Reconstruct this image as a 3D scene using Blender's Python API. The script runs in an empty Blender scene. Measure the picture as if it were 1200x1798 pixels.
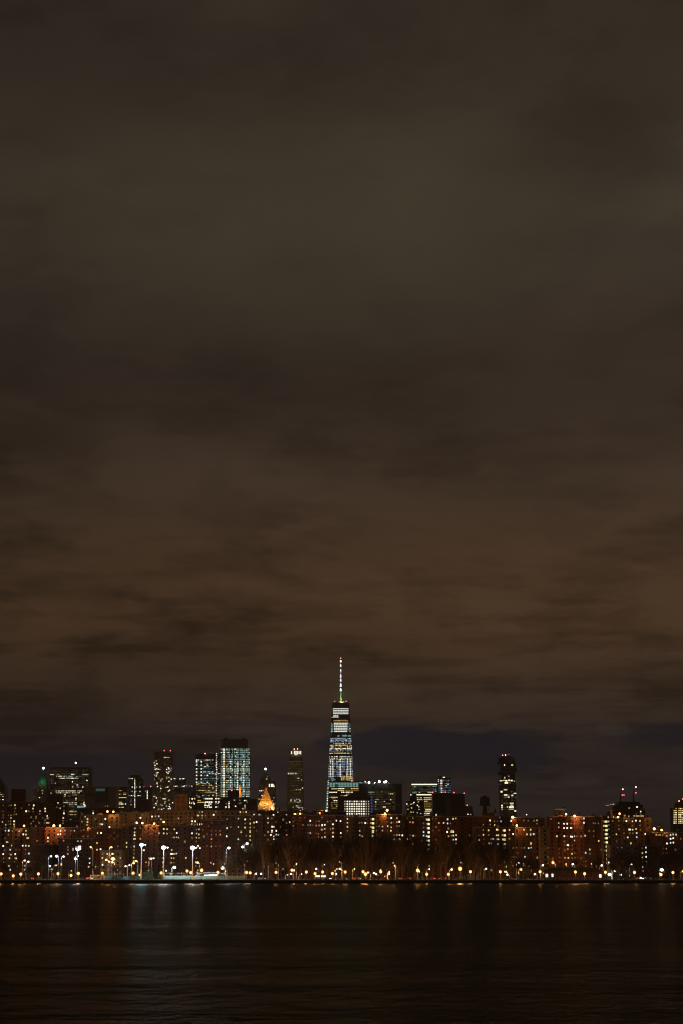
import bpy, math, random
from mathutils import Vector
R = math.radians
random.seed(7)
sc = bpy.context.scene
col = sc.collection
HAZE = .00006
# ---------------------------------------------------------------- camera
F = 3342.0            # focal length in photograph pixels (1200 x 1798)
PITCH = R(10.80)
CH = 4.3              # eye height over the river
cd = bpy.data.cameras.new('camera'); cam = bpy.data.objects.new('camera', cd); col.objects.link(cam)
cam.location = (0, 0, CH); cam.rotation_euler = (R(90) + PITCH, 0, 0)
cd.sensor_fit = 'VERTICAL'; cd.sensor_height = 36; cd.lens = 36 * F / 1798
cd.clip_start = 0.5; cd.clip_end = 40000
sc.camera = cam
cp, sp = math.cos(PITCH), math.sin(PITCH)
def W(px, py, Y):
    """world x, z of the thing that the photograph shows at (px, py), standing Y metres away"""
    a = (px - 600) / F; b = (899 - py) / F
    dy = cp - b * sp; dz = sp + b * cp
    return Y / dy * a, CH + Y / dy * dz
# ---------------------------------------------------------------- sky (night cloud deck lit by the city)
def srgb(*c):
    return [((v / 255) / 12.92 if v / 255 <= .04045 else ((v / 255 + .055) / 1.055) ** 2.4) for v in c]
world = bpy.data.worlds.new('World'); sc.world = world; world.use_nodes = True
nt = world.node_tree; nt.nodes.clear(); N = nt.nodes; Lk = nt.links
def nd(t, **k):
    n = N.new(t)
    for a, v in k.items(): setattr(n, a, v)
    return n
def mth(op, a, b=None, c=None, clamp=False):
    n = nd('ShaderNodeMath', operation=op); n.use_clamp = clamp
    for i, v in enumerate((a, b, c)):
        if v is None: continue
        if isinstance(v, (int, float)): n.inputs[i].default_value = v
        else: Lk.new(v, n.inputs[i])
    return n.outputs[0]
def noise(vec, scale, detail=4, rough=.55):
    n = nd('ShaderNodeTexNoise'); n.inputs['Scale'].default_value = scale; n.inputs['Detail'].default_value = detail
    n.inputs['Roughness'].default_value = rough; Lk.new(vec, n.inputs['Vector']); return n.outputs['Fac']
tc = nd('ShaderNodeTexCoord'); sx = nd('ShaderNodeSeparateXYZ'); Lk.new(tc.outputs['Generated'], sx.inputs[0])
dx, dy_, dz_ = sx.outputs
elev = mth('MULTIPLY', mth('ARCSINE', dz_), 57.2958)
azi = mth('MULTIPLY', mth('ARCTAN2', dx, dy_), 57.2958)
def comb(a, b, c):
    n = nd('ShaderNodeCombineXYZ')
    for i, v in enumerate((a, b, c)):
        if isinstance(v, (int, float)): n.inputs[i].default_value = v
        else: Lk.new(v, n.inputs[i])
    return n.outputs[0]
zz = mth('ADD', mth('MAXIMUM', dz_, 0), .045)
plane = comb(mth('DIVIDE', dx, zz), mth('DIVIDE', dy_, zz), 0)
cl_big = noise(plane, .9, 5, .55)
cl_str = noise(comb(mth('DIVIDE', dx, zz), mth('MULTIPLY', mth('DIVIDE', dy_, zz), 1.0), 3.7), 2.3, 6, .6)
soft = noise(comb(azi, mth('MULTIPLY', elev, 1.6), 11.3), .085, 3, .5)
ramp = nd('ShaderNodeValToRGB'); Lk.new(mth('DIVIDE', elev, 40, clamp=True), ramp.inputs[0])
ramp.color_ramp.interpolation = 'B_SPLINE'
stops = [(0, (41, 35, 34)), (2.6, (37, 33, 34)), (4.4, (47, 38, 33)), (6.2, (63, 46, 32)), (8.2, (67, 49, 33)), (10.5, (59, 45, 33)), (13.2, (50, 40, 32)),
         (15.5, (47, 38, 32)), (18.2, (55, 47, 38)), (19.9, (60, 53, 42)), (22.5, (55, 47, 38)), (26, (46, 38, 31)), (33, (50, 41, 34)), (40, (49, 41, 34))]
cr = ramp.color_ramp
while len(cr.elements) < len(stops): cr.elements.new(.5)
for e, (p, c) in zip(cr.elements, stops):
    e.position = p / 40; e.color = srgb(*c) + [1]
def mixc(fac, a, b, blend='MIX'):
    n = nd('ShaderNodeMix', data_type='RGBA', blend_type=blend)
    if isinstance(fac, (int, float)): n.inputs[0].default_value = fac
    else: Lk.new(fac, n.inputs[0])
    for i, v in ((6, a), (7, b)):
        if isinstance(v, (list, tuple)): n.inputs[i].default_value = list(v)[:3] + [1]
        else: Lk.new(v, n.inputs[i])
    return n.outputs[2]
def sstep(v, lo, hi):
    n = nd('ShaderNodeMapRange', interpolation_type='SMOOTHSTEP'); Lk.new(v, n.inputs[0])
    n.inputs[1].default_value = lo; n.inputs[2].default_value = hi; return n.outputs[0]
# clouds: darker undersides in long streaks near the horizon, broad soft billows higher up
low = mth('SUBTRACT', 1, sstep(elev, 7, 17))
fine = noise(comb(azi, mth('MULTIPLY', mth('POWER', mth('MAXIMUM', elev, .1), .8), 4.2), 9.1), .30, 5, .58)
k1 = mth('ADD', mth('MULTIPLY', mth('SUBTRACT', sstep(cl_str, .36, .56), .62), mth('MULTIPLY_ADD', low, .24, .12)), mth('MULTIPLY', mth('SUBTRACT', sstep(fine, .34, .56), .6), mth('MULTIPLY_ADD', low, .22, .13)))
k2 = mth('MULTIPLY', mth('SUBTRACT', cl_big, .5), .8)
k3 = mth('MULTIPLY', mth('SUBTRACT', soft, .5), 1.1)
k4 = mth('MULTIPLY', mth('MULTIPLY', mth('SINE', mth('MULTIPLY', azi, .085)), .20), 1.0)   # the city glow is stronger to the north (right)
gain = mth('ADD', 1.0, mth('ADD', mth('ADD', k1, k2), mth('ADD', k3, k4)))
gain = mth('MINIMUM', mth('MAXIMUM', gain, .5), 1.6)
base = mixc(1.0, ramp.outputs[0], comb(gain, gain, gain), 'MULTIPLY')
# open gap of blue night sky under the deck's edge
def ell(a0, e0, ra, re):
    a = mth('DIVIDE', mth('SUBTRACT', azi, a0), ra); e = mth('DIVIDE', mth('SUBTRACT', elev, e0), re)
    return mth('ADD', mth('MULTIPLY', a, a), mth('MULTIPLY', e, e))
wob = mth('MULTIPLY', mth('SUBTRACT', noise(comb(azi, mth('MULTIPLY', elev, 4.5), 5.1), .55, 5, .6), .5), 2.2)
g1 = mth('SUBTRACT', 1, sstep(mth('ADD', ell(2.9, 3.65, 3.9, .8), wob), .55, 1.15))
g2 = mth('SUBTRACT', 1, sstep(mth('ADD', ell(-7.5, 2.95, 7.5, .62), wob), .3, 1.5))
g3 = mth('SUBTRACT', 1, sstep(mth('ADD', ell(9.4, 4.05, 1.8, .38), wob), .2, 1.5))
gap = mth('MAXIMUM', mth('MAXIMUM', g1, mth('MULTIPLY', g2, .75)), mth('MULTIPLY', g3, .7))
base = mixc(mth('MULTIPLY', gap, .9), base, srgb(25, 25, 36))
wisp = mth('SUBTRACT', 1, sstep(mth('ADD', mth('MINIMUM', ell(8.15, 4.25, .55, .27), ell(7.0, 2.78, .8, .2)), wob), .2, 1.4))
base = mixc(mth('MULTIPLY', wisp, .35), base, srgb(66, 56, 47))
k5 = mth('SUBTRACT', 1, sstep(ell(-1.2, 19.3, 9, 4.5), .0, 1.2))     # thinner cloud glowing over the river
base = mixc(mth('MULTIPLY', k5, .33), base, srgb(73, 65, 49))
bg = nd('ShaderNodeBackground'); Lk.new(base, bg.inputs[0]); bg.inputs[1].default_value = 1.0
wo = nd('ShaderNodeOutputWorld'); Lk.new(bg.outputs[0], wo.inputs[0])
# ---------------------------------------------------------------- exposure
sc.view_settings.view_transform = 'Standard'; sc.view_settings.look = 'None'
sc.view_settings.exposure = 0; sc.view_settings.gamma = 1; sc.view_settings.use_curve_mapping = False
sc.cycles.filter_width = 1.1; sc.cycles.max_bounces = 5; sc.cycles.use_light_tree = True
sc.cycles.sample_clamp_indirect = 2.0
# ---------------------------------------------------------------- materials
def material(name, c, rough=.8, metal=0, var=.25, scale=.3, spec=.4, c2=None):
    m = bpy.data.materials.new(name); m.use_nodes = True; t = m.node_tree; b = t.nodes['Principled BSDF']
    g = t.nodes.new('ShaderNodeTexCoord'); n = t.nodes.new('ShaderNodeTexNoise'); n.inputs['Scale'].default_value = scale; n.inputs['Detail'].default_value = 5
    t.links.new(g.outputs['Object'], n.inputs['Vector'])
    r = t.nodes.new('ShaderNodeValToRGB'); r.color_ramp.elements[0].position = .3; r.color_ramp.elements[1].position = .7
    d = c2 or [v * (1 - var) for v in c]
    r.color_ramp.elements[0].color = list(d) + [1]; r.color_ramp.elements[1].color = [min(1, v * (1 + var * .6)) for v in c] + [1]
    t.links.new(n.outputs['Fac'], r.inputs[0]); t.links.new(r.outputs[0], b.inputs['Base Color'])
    b.inputs['Roughness'].default_value = rough; b.inputs['Metallic'].default_value = metal; b.inputs['Specular IOR Level'].default_value = spec
    return m
def brickwork(name, c, floor=2.65):
    """brick: mottled colour, with the paler concrete floor line once per storey"""
    m = material(name, c, .9, var=.35, scale=.12, spec=.2); t = m.node_tree; b = t.nodes['Principled BSDF']
    src = b.inputs['Base Color'].links[0].from_socket
    g = t.nodes.new('ShaderNodeTexCoord'); s = t.nodes.new('ShaderNodeSeparateXYZ'); t.links.new(g.outputs['Object'], s.inputs[0])
    a = t.nodes.new('ShaderNodeMath'); a.operation = 'DIVIDE'; a.inputs[1].default_value = floor; t.links.new(s.outputs[2], a.inputs[0])
    f = t.nodes.new('ShaderNodeMath'); f.operation = 'FRACT'; t.links.new(a.outputs[0], f.inputs[0])
    l = t.nodes.new('ShaderNodeMath'); l.operation = 'LESS_THAN'; l.inputs[1].default_value = .09; t.links.new(f.outputs[0], l.inputs[0])
    br = t.nodes.new('ShaderNodeTexBrick'); br.inputs['Scale'].default_value = 1.6; t.links.new(g.outputs['Object'], br.inputs['Vector'])
    br.inputs['Color1'].default_value = (1, 1, 1, 1); br.inputs['Color2'].default_value = (.72, .72, .72, 1); br.inputs['Mortar'].default_value = (.8, .8, .8, 1)
    mu = t.nodes.new('ShaderNodeMix'); mu.data_type = 'RGBA'; mu.blend_type = 'MULTIPLY'; mu.inputs[0].default_value = .8
    t.links.new(src, mu.inputs[6]); t.links.new(br.outputs[0], mu.inputs[7])
    mx = t.nodes.new('ShaderNodeMix'); mx.data_type = 'RGBA'; t.links.new(l.outputs[0], mx.inputs[0]); t.links.new(mu.outputs[2], mx.inputs[6])
    mx.inputs[7].default_value = [v * 1.35 for v in c] + [1]; t.links.new(mx.outputs[2], b.inputs['Base Color'])
    return m
def glow(name, c, s, sample=False):
    m = bpy.data.materials.new(name); m.use_nodes = True; t = m.node_tree; b = t.nodes['Principled BSDF']
    b.inputs['Base Color'].default_value = (.05, .05, .05, 1)
    b.inputs['Emission Color'].default_value = list(c) + [1]; b.inputs['Emission Strength'].default_value = s
    try: m.cycles.emission_sampling = 'FRONT' if sample else 'NONE'
    except Exception: pass
    return m
MAT = dict(
    red=brickwork('red_brick', (.25, .085, .04)), brown=brickwork('brown_brick', (.22, .105, .05)), tan=brickwork('tan_brick', (.36, .25, .13)),
    dark=brickwork('dark_brick', (.11, .05, .03)), grey=material('grey_stone', (.26, .23, .22)), lime=material('limestone', (.36, .28, .2), var=.15),
    olive=material('olive_granite', (.30, .27, .17)), black=material('black_cladding', (.02, .019, .018), .5), navy=material('dark_glass', (.02, .03, .04), .18, spec=.6),
    steel=material('steel', (.35, .36, .38), .45, .7), alu=material('galvanised_pole', (.5, .52, .55), .5, .3), iron=material('black_iron', (.03, .03, .03), .5, .5),
    frame=material('window_frame', (.25, .24, .22)), pane=material('dark_pane', (.012, .012, .013), .45, spec=.12), concrete=material('concrete', (.30, .28, .25), scale=.6),
    roof=material('tar_roof', (.06, .055, .05)), copper=material('green_copper', (.10, .30, .20)), gold=material('gilded_tiles', (.70, .40, .10), .55, .0, var=.35, scale=.5),
    bark=material('bark', (.15, .11, .075), .95, var=.4, scale=1.2, spec=.1), twig=material('twigs', (.09, .066, .045), .95, spec=.1), leaf=material('evergreen_leaf', (.045, .07, .03), .8),
    wood=material('tank_wood', (.20, .12, .07), .9, var=.35, scale=2), white=material('white_paint', (.75, .76, .78), .5, var=.08), redcar=material('red_paint', (.25, .03, .03), .3),
    darkcar=material('dark_paint', (.05, .055, .06), .3), rubber=material('rubber', (.02, .02, .02), .8), screen=material('green_windscreen', (.22, .32, .28), .9), blue=material('blue_light_tint', (.03, .04, .25), .5))
WIN = {'W': ((1, .91, .70), 1.5), 'w': ((1, .85, .62), .55), 'Y': ((1, .72, .25), .9), 'y': ((1, .66, .18), .22), 'C': ((.74, .97, .96), .85), 'c': ((.62, .8, .72), .18),
       'O': ((1, .48, .16), .6), 'o': ((1, .42, .13), .13), 'R': ((1, .3, .2), .5), 'r': ((1, .2, .15), .18), 'B': ((.2, .4, 1), .8), 'b': ((.25, .35, 1), .2),
       'V': ((.93, 1, .95), 1.0), 'S': ((.95, .88, .38), 1.1), 's': ((.9, .8, .35), .35), 'T': ((.38, .75, .68), .48), 't': ((.25, .55, .52), .13), 'D': ((.55, .42, .16), .16),
       'N': ((.58, .75, 1), .42), 'n': ((.45, .6, .9), .14)}
WMAT = {k: glow('lit_pane_' + ('bright_' if k.isupper() else 'dim_') + k.lower(), c, s) for k, (c, s) in WIN.items()}
# ---------------------------------------------------------------- mesh helpers
class MB:
    def __init__(s): s.v, s.f, s.m, s.mats = [], [], [], []
    def mi(s, m):
        if m not in s.mats: s.mats.append(m)
        return s.mats.index(m)
    def face(s, pts, m):
        i = len(s.v); s.v += [tuple(p) for p in pts]; s.f.append(tuple(range(i, i + len(pts)))); s.m.append(s.mi(m))
    def box(s, x0, x1, y0, y1, z0, z1, m):
        i = len(s.v); s.v += [(x, y, z) for z in (z0, z1) for x, y in ((x0, y0), (x1, y0), (x1, y1), (x0, y1))]
        for f in ((0, 1, 5, 4), (1, 2, 6, 5), (2, 3, 7, 6), (3, 0, 4, 7), (4, 5, 6, 7), (3, 2, 1, 0)):
            s.f.append(tuple(i + k for k in f)); s.m.append(s.mi(m))
    def prism(s, poly, z0, z1, m, poly2=None):
        n = len(poly); i = len(s.v); q = poly2 or poly
        s.v += [(x, y, z0) for x, y in poly] + [(x, y, z1) for x, y in q]
        for k in range(n):
            s.f.append((i + k, i + (k + 1) % n, i + n + (k + 1) % n, i + n + k)); s.m.append(s.mi(m))
        s.f.append(tuple(i + n + k for k in range(n))); s.m.append(s.mi(m)); s.f.append(tuple(i + n - 1 - k for k in range(n))); s.m.append(s.mi(m))
    def tube(s, a, b, ra, rb, m, n=6, caps=True):
        a, b = Vector(a), Vector(b); d = (b - a).normalized(); u = d.orthogonal().normalized(); w = d.cross(u); i = len(s.v)
        for c, r in ((a, ra), (b, rb)):
            for k in range(n):
                t = 2 * math.pi * k / n; s.v.append(tuple(c + (u * math.cos(t) + w * math.sin(t)) * r))
        for k in range(n):
            s.f.append((i + k, i + (k + 1) % n, i + n + (k + 1) % n, i + n + k)); s.m.append(s.mi(m))
        if caps:
            s.f.append(tuple(i + n + k for k in range(n))); s.m.append(s.mi(m)); s.f.append(tuple(i + n - 1 - k for k in range(n))); s.m.append(s.mi(m))
    def ball(s, c, r, m, n=8, h=6, sz=1):
        i = len(s.v)
        for a in range(h + 1):
            t = math.pi * a / h
            for k in range(n):
                p = 2 * math.pi * k / n; s.v.append((c[0] + r * math.sin(t) * math.cos(p), c[1] + r * math.sin(t) * math.sin(p), c[2] + r * sz * math.cos(t)))
        for a in range(h):
            for k in range(n):
                s.f.append((i + a * n + k, i + (a + 1) * n + k, i + (a + 1) * n + (k + 1) % n, i + a * n + (k + 1) % n)); s.m.append(s.mi(m))
    def mesh(s, name, off=(0, 0, 0)):
        me = bpy.data.meshes.new(name); ox, oy, oz = off
        me.from_pydata([(x - ox, y - oy, z - oz) for x, y, z in s.v], [], s.f)
        for m in s.mats: me.materials.append(m)
        me.polygons.foreach_set('material_index', s.m); me.update(); return me
def link(name, data, parent=None, loc=(0, 0, 0)):
    o = bpy.data.objects.new(name, data); col.objects.link(o); o.location = loc
    if parent: o.parent = parent
    return o
def tag(o, label=None, cat=None, group=None, kind=None):
    for k, v in (('label', label), ('category', cat), ('group', group), ('kind', kind)):
        if v: o[k] = v
    return o
def thing(name, loc, label, cat, group=None): return tag(link(name, None, None, loc), label, cat, group)
def copy_thing(root, loc, label=None, rz=None, scale=None):
    r = root.copy(); col.objects.link(r); r.location = loc
    if rz is not None: r.rotation_euler = (0, 0, rz)
    if scale: r.scale = scale
    if label: r['label'] = label
    for ch in root.children:
        c = ch.copy(); col.objects.link(c); c.parent = r
        for g in ch.children:
            d = g.copy(); col.objects.link(d); d.parent = c
    return r
# one window: a frame of four bars, a glazing bar and a pane set back in it (unit size, scaled per opening)
def window_mesh(code):
    b = MB(); fm = MAT['frame']; e = .07
    b.box(-.5, .5, -.14, .05, .5 - e, .5, fm); b.box(-.5, .5, -.18, .05, -.5, -.5 + e, fm)
    b.box(-.5, -.5 + e, -.14, .05, -.5 + e, .5 - e, fm); b.box(.5 - e, .5, -.14, .05, -.5 + e, .5 - e, fm)
    b.face([(-.5 + e, -.08, -.5 + e), (.5 - e, -.08, -.5 + e), (.5 - e, -.08, .5 - e), (-.5 + e, -.08, .5 - e)], WMAT[code])
    return b.mesh('window_' + {True: 'bright_', False: 'dim_'}[code.isupper()] + code.lower())
WMESH = {k: window_mesh(k) for k in WIN}
G = 1.8   # street and park level over the river
class Bld:
    """one building: an Empty at its foot, its walls, roof and windows as parts"""
    def __init__(s, name, label, x0, x1, top, Y, mat, depth=18, cat='building', group=None, sections=None, body=True, gz=G):
        s.px0, s.px1, s.top, s.Y, s.mat = x0, x1, top, Y, mat
        s.x0 = W(x0, top + 15, Y)[0]; s.x1 = W(x1, top + 15, Y)[0]; s.z1 = W(600, top, Y)[1]; s.gz = gz
        s.off = ((s.x0 + s.x1) / 2, Y + depth / 2, gz); s.depth = depth
        s.root = thing(name, s.off, label, cat, group); s.wins = []; s.sec = sections or []
        if body:
            pts = []; last = None
            secs = sorted(s.sec) if s.sec else [(x0, x1, 0)]
            poly = []
            for a, b_, d in secs:
                xa, xb = W(a, top + 15, Y)[0], W(b_, top + 15, Y)[0]; poly += [(xa, Y + d), (xb, Y + d)]
            poly += [(s.x1, Y + depth), (s.x0, Y + depth)]
            m = MB(); m.prism(poly, gz - 1, s.z1, mat); s.part('wall', m)
            # parapet coping, proud of the wall
            r = MB(); c = .25
            for (ax, ay), (bx, by) in zip(poly, poly[1:] + poly[:1]):
                r.box(min(ax, bx) - c, max(ax, bx) + c, min(ay, by) - c, max(ay, by) + c, s.z1 - .02, s.z1 + .5, MAT['concrete'])
            s.part('parapet', r)
    def part(s, name, mb, kind=None, label=None):
        o = link(name, mb.mesh(name, s.off), s.root)
        return tag(o, label, None, None, kind)
    def fy(s, px):
        for a, b_, d in s.sec:
            if a <= px <= b_: return s.Y + d
        return s.Y
    def P(s, px, py): return W(px, py, s.Y)
    def X(s, px): return W(px, s.top + 15, s.Y)[0]
    def Z(s, py): return W(600, py, s.Y)[1]
    def lit(s, px, py, code, w=3.3, h=3.8, y=None, rz=0):
        x, z = W(px, py, s.Y); k = s.Y / F
        s.wins.append((x, (s.fy(px) if y is None else y) - .02, z, w * k, h * k, code, rz))
    def band(s, xa, xb, py, code, h=1.6, seg=4.2, miss=0.0, alt=None, rnd=random):
        n = max(1, round((xb - xa) / seg)); d = (xb - xa) / n
        for i in range(n):
            if rnd.random() < miss: continue
            c = code if not alt or rnd.random() > .35 else rnd.choice(alt)
            s.lit(xa + (i + .5) * d, py, c, d * .93, h)
    def box(s, name, xa, xb, ya, yb, d0, d1, mat, label=None):
        m = MB(); a, b_ = s.X(xa), s.X(xb); m.box(min(a, b_), max(a, b_), s.Y + d0, s.Y + d1, s.Z(yb), s.Z(ya), mat); return s.part(name, m, label=label)
    def dark_grid(s, fh=2.65, cw=3.3, w=1.25, h=1.5, z_lo=None, skip=1.7, p_dim=.06, codes='oycoys', rnd=random, z_from=None, mat=None):
        """unlit windows of the front: real frames and panes, one mesh (too small to pick apart); a few faintly lit ones stay single"""
        m = MB(); taken = [(q[0], q[2]) for q in s.wins]; n = int((s.x1 - s.x0 - 1.5) / cw); st = (s.x1 - s.x0) / max(1, n)
        z = s.z1 - 2.0; lo = z_lo if z_lo is not None else s.gz + 2
        while z > lo:
            near = [t for t in taken if abs(t[1] - z) < skip]
            for i in range(n):
                x = s.x0 + (i + .5) * st
                if any(abs(t[0] - x) < skip for t in near): continue
                px = 600 + (x - 0) / (s.x1 - s.x0) * 0 + (s.px0 - 600) + (x - s.x0) / (s.x1 - s.x0) * (s.px1 - s.px0)
                y = s.fy(px)
                if p_dim and rnd.random() < p_dim:
                    s.wins.append((x, y - .02, z, w, h, rnd.choice(codes), 0)); continue
                a, b_, c, d = x - w / 2, x + w / 2, z - h / 2, z + h / 2
                m.box(a - .1, b_ + .1, y - .12, y + .02, c - .15, c, MAT['concrete'])
                m.box(a - .08, a, y - .1, y + .02, c, d, MAT['frame']); m.box(b_, b_ + .08, y - .1, y + .02, c, d, MAT['frame'])
                m.face([(a, y - .03, c), (b_, y - .03, c), (b_, y - .03, d), (a, y - .03, d)], mat or MAT['pane'])
            z -= fh
        if m.v: s.part('unlit_windows', m, kind='stuff')
    def finish(s, cap=300):
        bright = {'W': 9, 'S': 8, 'Y': 7, 'C': 7, 'O': 6, 'w': 5, 'B': 5, 'R': 5}
        s.wins.sort(key=lambda q: -bright.get(q[5], 1) * q[3] * q[4])
        for x, y, z, w, h, code, rz in s.wins[:cap]:
            o = link('window', WMESH[code], s.root, (x - s.off[0], y - s.off[1], z - s.off[2])); o.scale = (w, 1, h); o.rotation_euler = (0, 0, rz)
        if len(s.wins) > cap:
            m = MB()
            for x, y, z, w, h, code, rz in s.wins[cap:]:
                ca, sa = math.cos(rz) * w / 2, math.sin(rz) * w / 2; ny, nx = -.08 * math.cos(rz), .08 * math.sin(rz)
                m.face([(x - ca + nx, y - sa + ny, z - h / 2), (x + ca + nx, y + sa + ny, z - h / 2), (x + ca + nx, y + sa + ny, z + h / 2), (x - ca + nx, y - sa + ny, z + h / 2)], WMAT[code])
            s.part('small_windows', m, kind='stuff')
SOD, WARM, COOL, WHITE = (1, .42, .12), (1, .72, .38), (.62, .85, 1), (.9, .95, 1)
GL = {}
def glowm(c, s):
    k = (c, s)
    if k not in GL: GL[k] = glow('lamp_glow', c, s)
    return GL[k]
def point(parent, loc, c, energy, r=.25, name='lamp_light'):
    l = bpy.data.lights.new(name, 'POINT'); l.color = c; l.energy = energy; l.shadow_soft_size = r
    o = link(name, l, parent, loc); return o
RED = glowm((1, .12, .12), 6)
# ================================================================ SETTING
def sheet(name, x0, x1, y0, y1, z, mat, kind='structure'):
    m = MB(); m.face([(x0, y0, z), (x1, y0, z), (x1, y1, z), (x0, y1, z)], mat); return tag(link(name, m.mesh(name)), kind=kind)
# water: wind-ruffled river
wm = bpy.data.materials.new('river_water'); wm.use_nodes = True; t = wm.node_tree; b = t.nodes['Principled BSDF']
gls = t.nodes.new('ShaderNodeBsdfGlass'); gls.distribution = 'BECKMANN'; gls.inputs['IOR'].default_value = 1.33; gls.inputs['Color'].default_value = (1, 1, 1, 1)
g = t.nodes.new('ShaderNodeTexCoord')
def wave(sx_, sy_, sc_, det, rough=.6):
    mp = t.nodes.new('ShaderNodeMapping'); mp.inputs['Scale'].default_value = (sx_, sy_, 1); t.links.new(g.outputs['Object'], mp.inputs[0])
    n = t.nodes.new('ShaderNodeTexNoise'); n.inputs['Scale'].default_value = sc_; n.inputs['Detail'].default_value = det; n.inputs['Roughness'].default_value = rough
    t.links.new(mp.outputs[0], n.inputs['Vector']); return n.outputs['Fac']
def bump(h, strength, dist, prev=None):
    q = t.nodes.new('ShaderNodeBump'); q.inputs['Strength'].default_value = strength; q.inputs['Distance'].default_value = dist
    t.links.new(h, q.inputs['Height'])
    if prev: t.links.new(prev, q.inputs['Normal'])
    return q.outputs[0]
n1 = bump(wave(.02, .10, 1.0, 4, .6), 1, .32); n2 = bump(wave(.42, .24, 1.0, 4, .65), 1, .38, n1)
t.links.new(n2, gls.inputs['Normal'])
patch = wave(.006, .05, 1.0, 5); rr = t.nodes.new('ShaderNodeMapRange'); t.links.new(patch, rr.inputs[0])
rr.inputs[1].default_value = .3; rr.inputs[2].default_value = .7; rr.inputs[3].default_value = .30; rr.inputs[4].default_value = .44
t.links.new(rr.outputs[0], gls.inputs['Roughness'])
gls.inputs['Color'].default_value = (.31, .295, .26, 1)
t.links.new(gls.outputs[0], t.nodes['Material Output'].inputs[0])
sheet('water', -6000, 6000, -400, 1000.3, 0, wm)
sheet('river_bed', -6000, 6000, -400, 1000.3, -4, material('silt', (.035, .027, .017), 1, scale=.05, spec=0))
MAT['grass'] = material('winter_grass', (.075, .085, .035), .95, var=.4, scale=.15); MAT['asphalt'] = material('asphalt', (.05, .048, .045), .85, scale=.2)
MAT['soil'] = material('city_ground', (.07, .06, .05), .9, scale=.05); MAT['paving'] = material('pale_paving', (.28, .25, .21), .85, scale=.4)
MAT['paint'] = material('road_paint', (.7, .68, .6), .7)
sheet('ground', -6000, 6000, 1000.6, 16000, G - .02, MAT['soil'])
sheet('grass_field', -330, 330, 1010, 1082, G + .004, MAT['grass'])
sheet('path', -330, 330, 1001.4, 1009.6, G + .004, MAT['paving'])
sheet('road', -400, 400, 1088, 1116, G + .004, MAT['asphalt'])
m = MB()
for yy in (1095, 1109):
    for i in range(-60, 60): m.box(i * 6, i * 6 + 3, yy, yy + .15, G + .008, G + .012, MAT['paint'])
tag(link('road_marking', m.mesh('road_marking')), kind='structure')
m = MB(); m.box(-400, 400, 1086.6, 1087.9, G, G + .14, MAT['concrete']); m.box(-400, 400, 1116.1, 1117.4, G, G + .14, MAT['concrete']); tag(link('kerb', m.mesh('kerb')), kind='structure')
# sea wall
sw = thing('sea_wall', (0, 1000.5, 0), 'dark concrete sea wall with a lamp-lit coping along the far river bank', 'sea wall')
m = MB(); m.box(-420, 420, 1000.0, 1001.0, -2, G - .25, MAT['black']); link('wall_face', m.mesh('wall_face', (0, 1000.5, 0)), sw)
m = MB(); m.box(-420, 420, 999.85, 1001.35, G - .25, G + .12, MAT['concrete']); link('coping', m.mesh('coping', (0, 1000.5, 0)), sw)
pm = MB(); pm.tube((0, 0, -2), (0, 0, 1.3), .18, .16, MAT['bark'], 7); pm = pm.mesh('pile')
for i in range(-60, 61):
    o = link('pile', pm, sw, (i * 4.1 + random.uniform(-.3, .3), -.8, 0))
# promenade railing
rl = thing('railing', (0, 1001.9, G), 'long iron railing with evenly spaced posts on top of the sea wall', 'railing')
for z in (.35, .75, 1.15):
    m = MB(); m.box(-260, 260, -.03, .03, z - .035, z + .035, MAT['alu']); link('rail', m.mesh('rail'), rl)
pm = MB(); pm.box(-.06, .06, -.06, .06, 0, 1.25, MAT['alu']); pm.ball((0, 0, 1.3), .09, MAT['alu'], 6, 4); pm = pm.mesh('post')
for i in range(-88, 89): link('post', pm, rl, (i * 2.35, 0, 0))
# ================================================================ DOWNTOWN TOWERS
rn = random.Random(3)
def redlight(px, py, Y, label, bright=6, c=(1, .12, .12)):
    """aircraft warning light on a short rod"""
    x, z = W(px, py, Y); r = .55 * Y / 2000
    o = thing('warning_light', (x, Y, z - r * 2.4), label, 'warning light')
    m = MB(); m.tube((0, 0, 0), (0, 0, r * 1.5), r * .3, r * .3, MAT['iron'], 5); link('rod', m.mesh('rod'), o)
    m = MB(); m.ball((0, 0, r * 2.4), r, glowm(c, bright), 8, 6); link('bulb', m.mesh('bulb'), o)
def grid(b, xa, xb, ya, yb, dx_, dy2, codes, w, h, p=1.0, rnd=rn):
    y = ya
    while y <= yb:
        x = xa
        while x <= xb:
            if rnd.random() < p: b.lit(x, y, rnd.choice(codes), w, h)
            x += dx_
        y += dy2
def fins(b, n, mat, w=.5, d=.8, name='pier', z0=None, z1=None):
    """vertical piers proud of the front, each its own part sharing one mesh"""
    m = MB(); zz0 = (z0 if z0 is not None else b.gz) - b.off[2]; zz1 = (z1 if z1 is not None else b.z1) - b.off[2]
    m.box(-w / 2, w / 2, -d, 0, zz0, zz1, mat); me = m.mesh(name)
    for i in range(n + 1):
        x = b.x0 + w / 2 + (b.x1 - b.x0 - w) * i / n; px = b.px0 + (b.px1 - b.px0) * i / n
        link(name, me, b.root, (x - b.off[0], b.fy(px) - b.off[1], 0))
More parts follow.
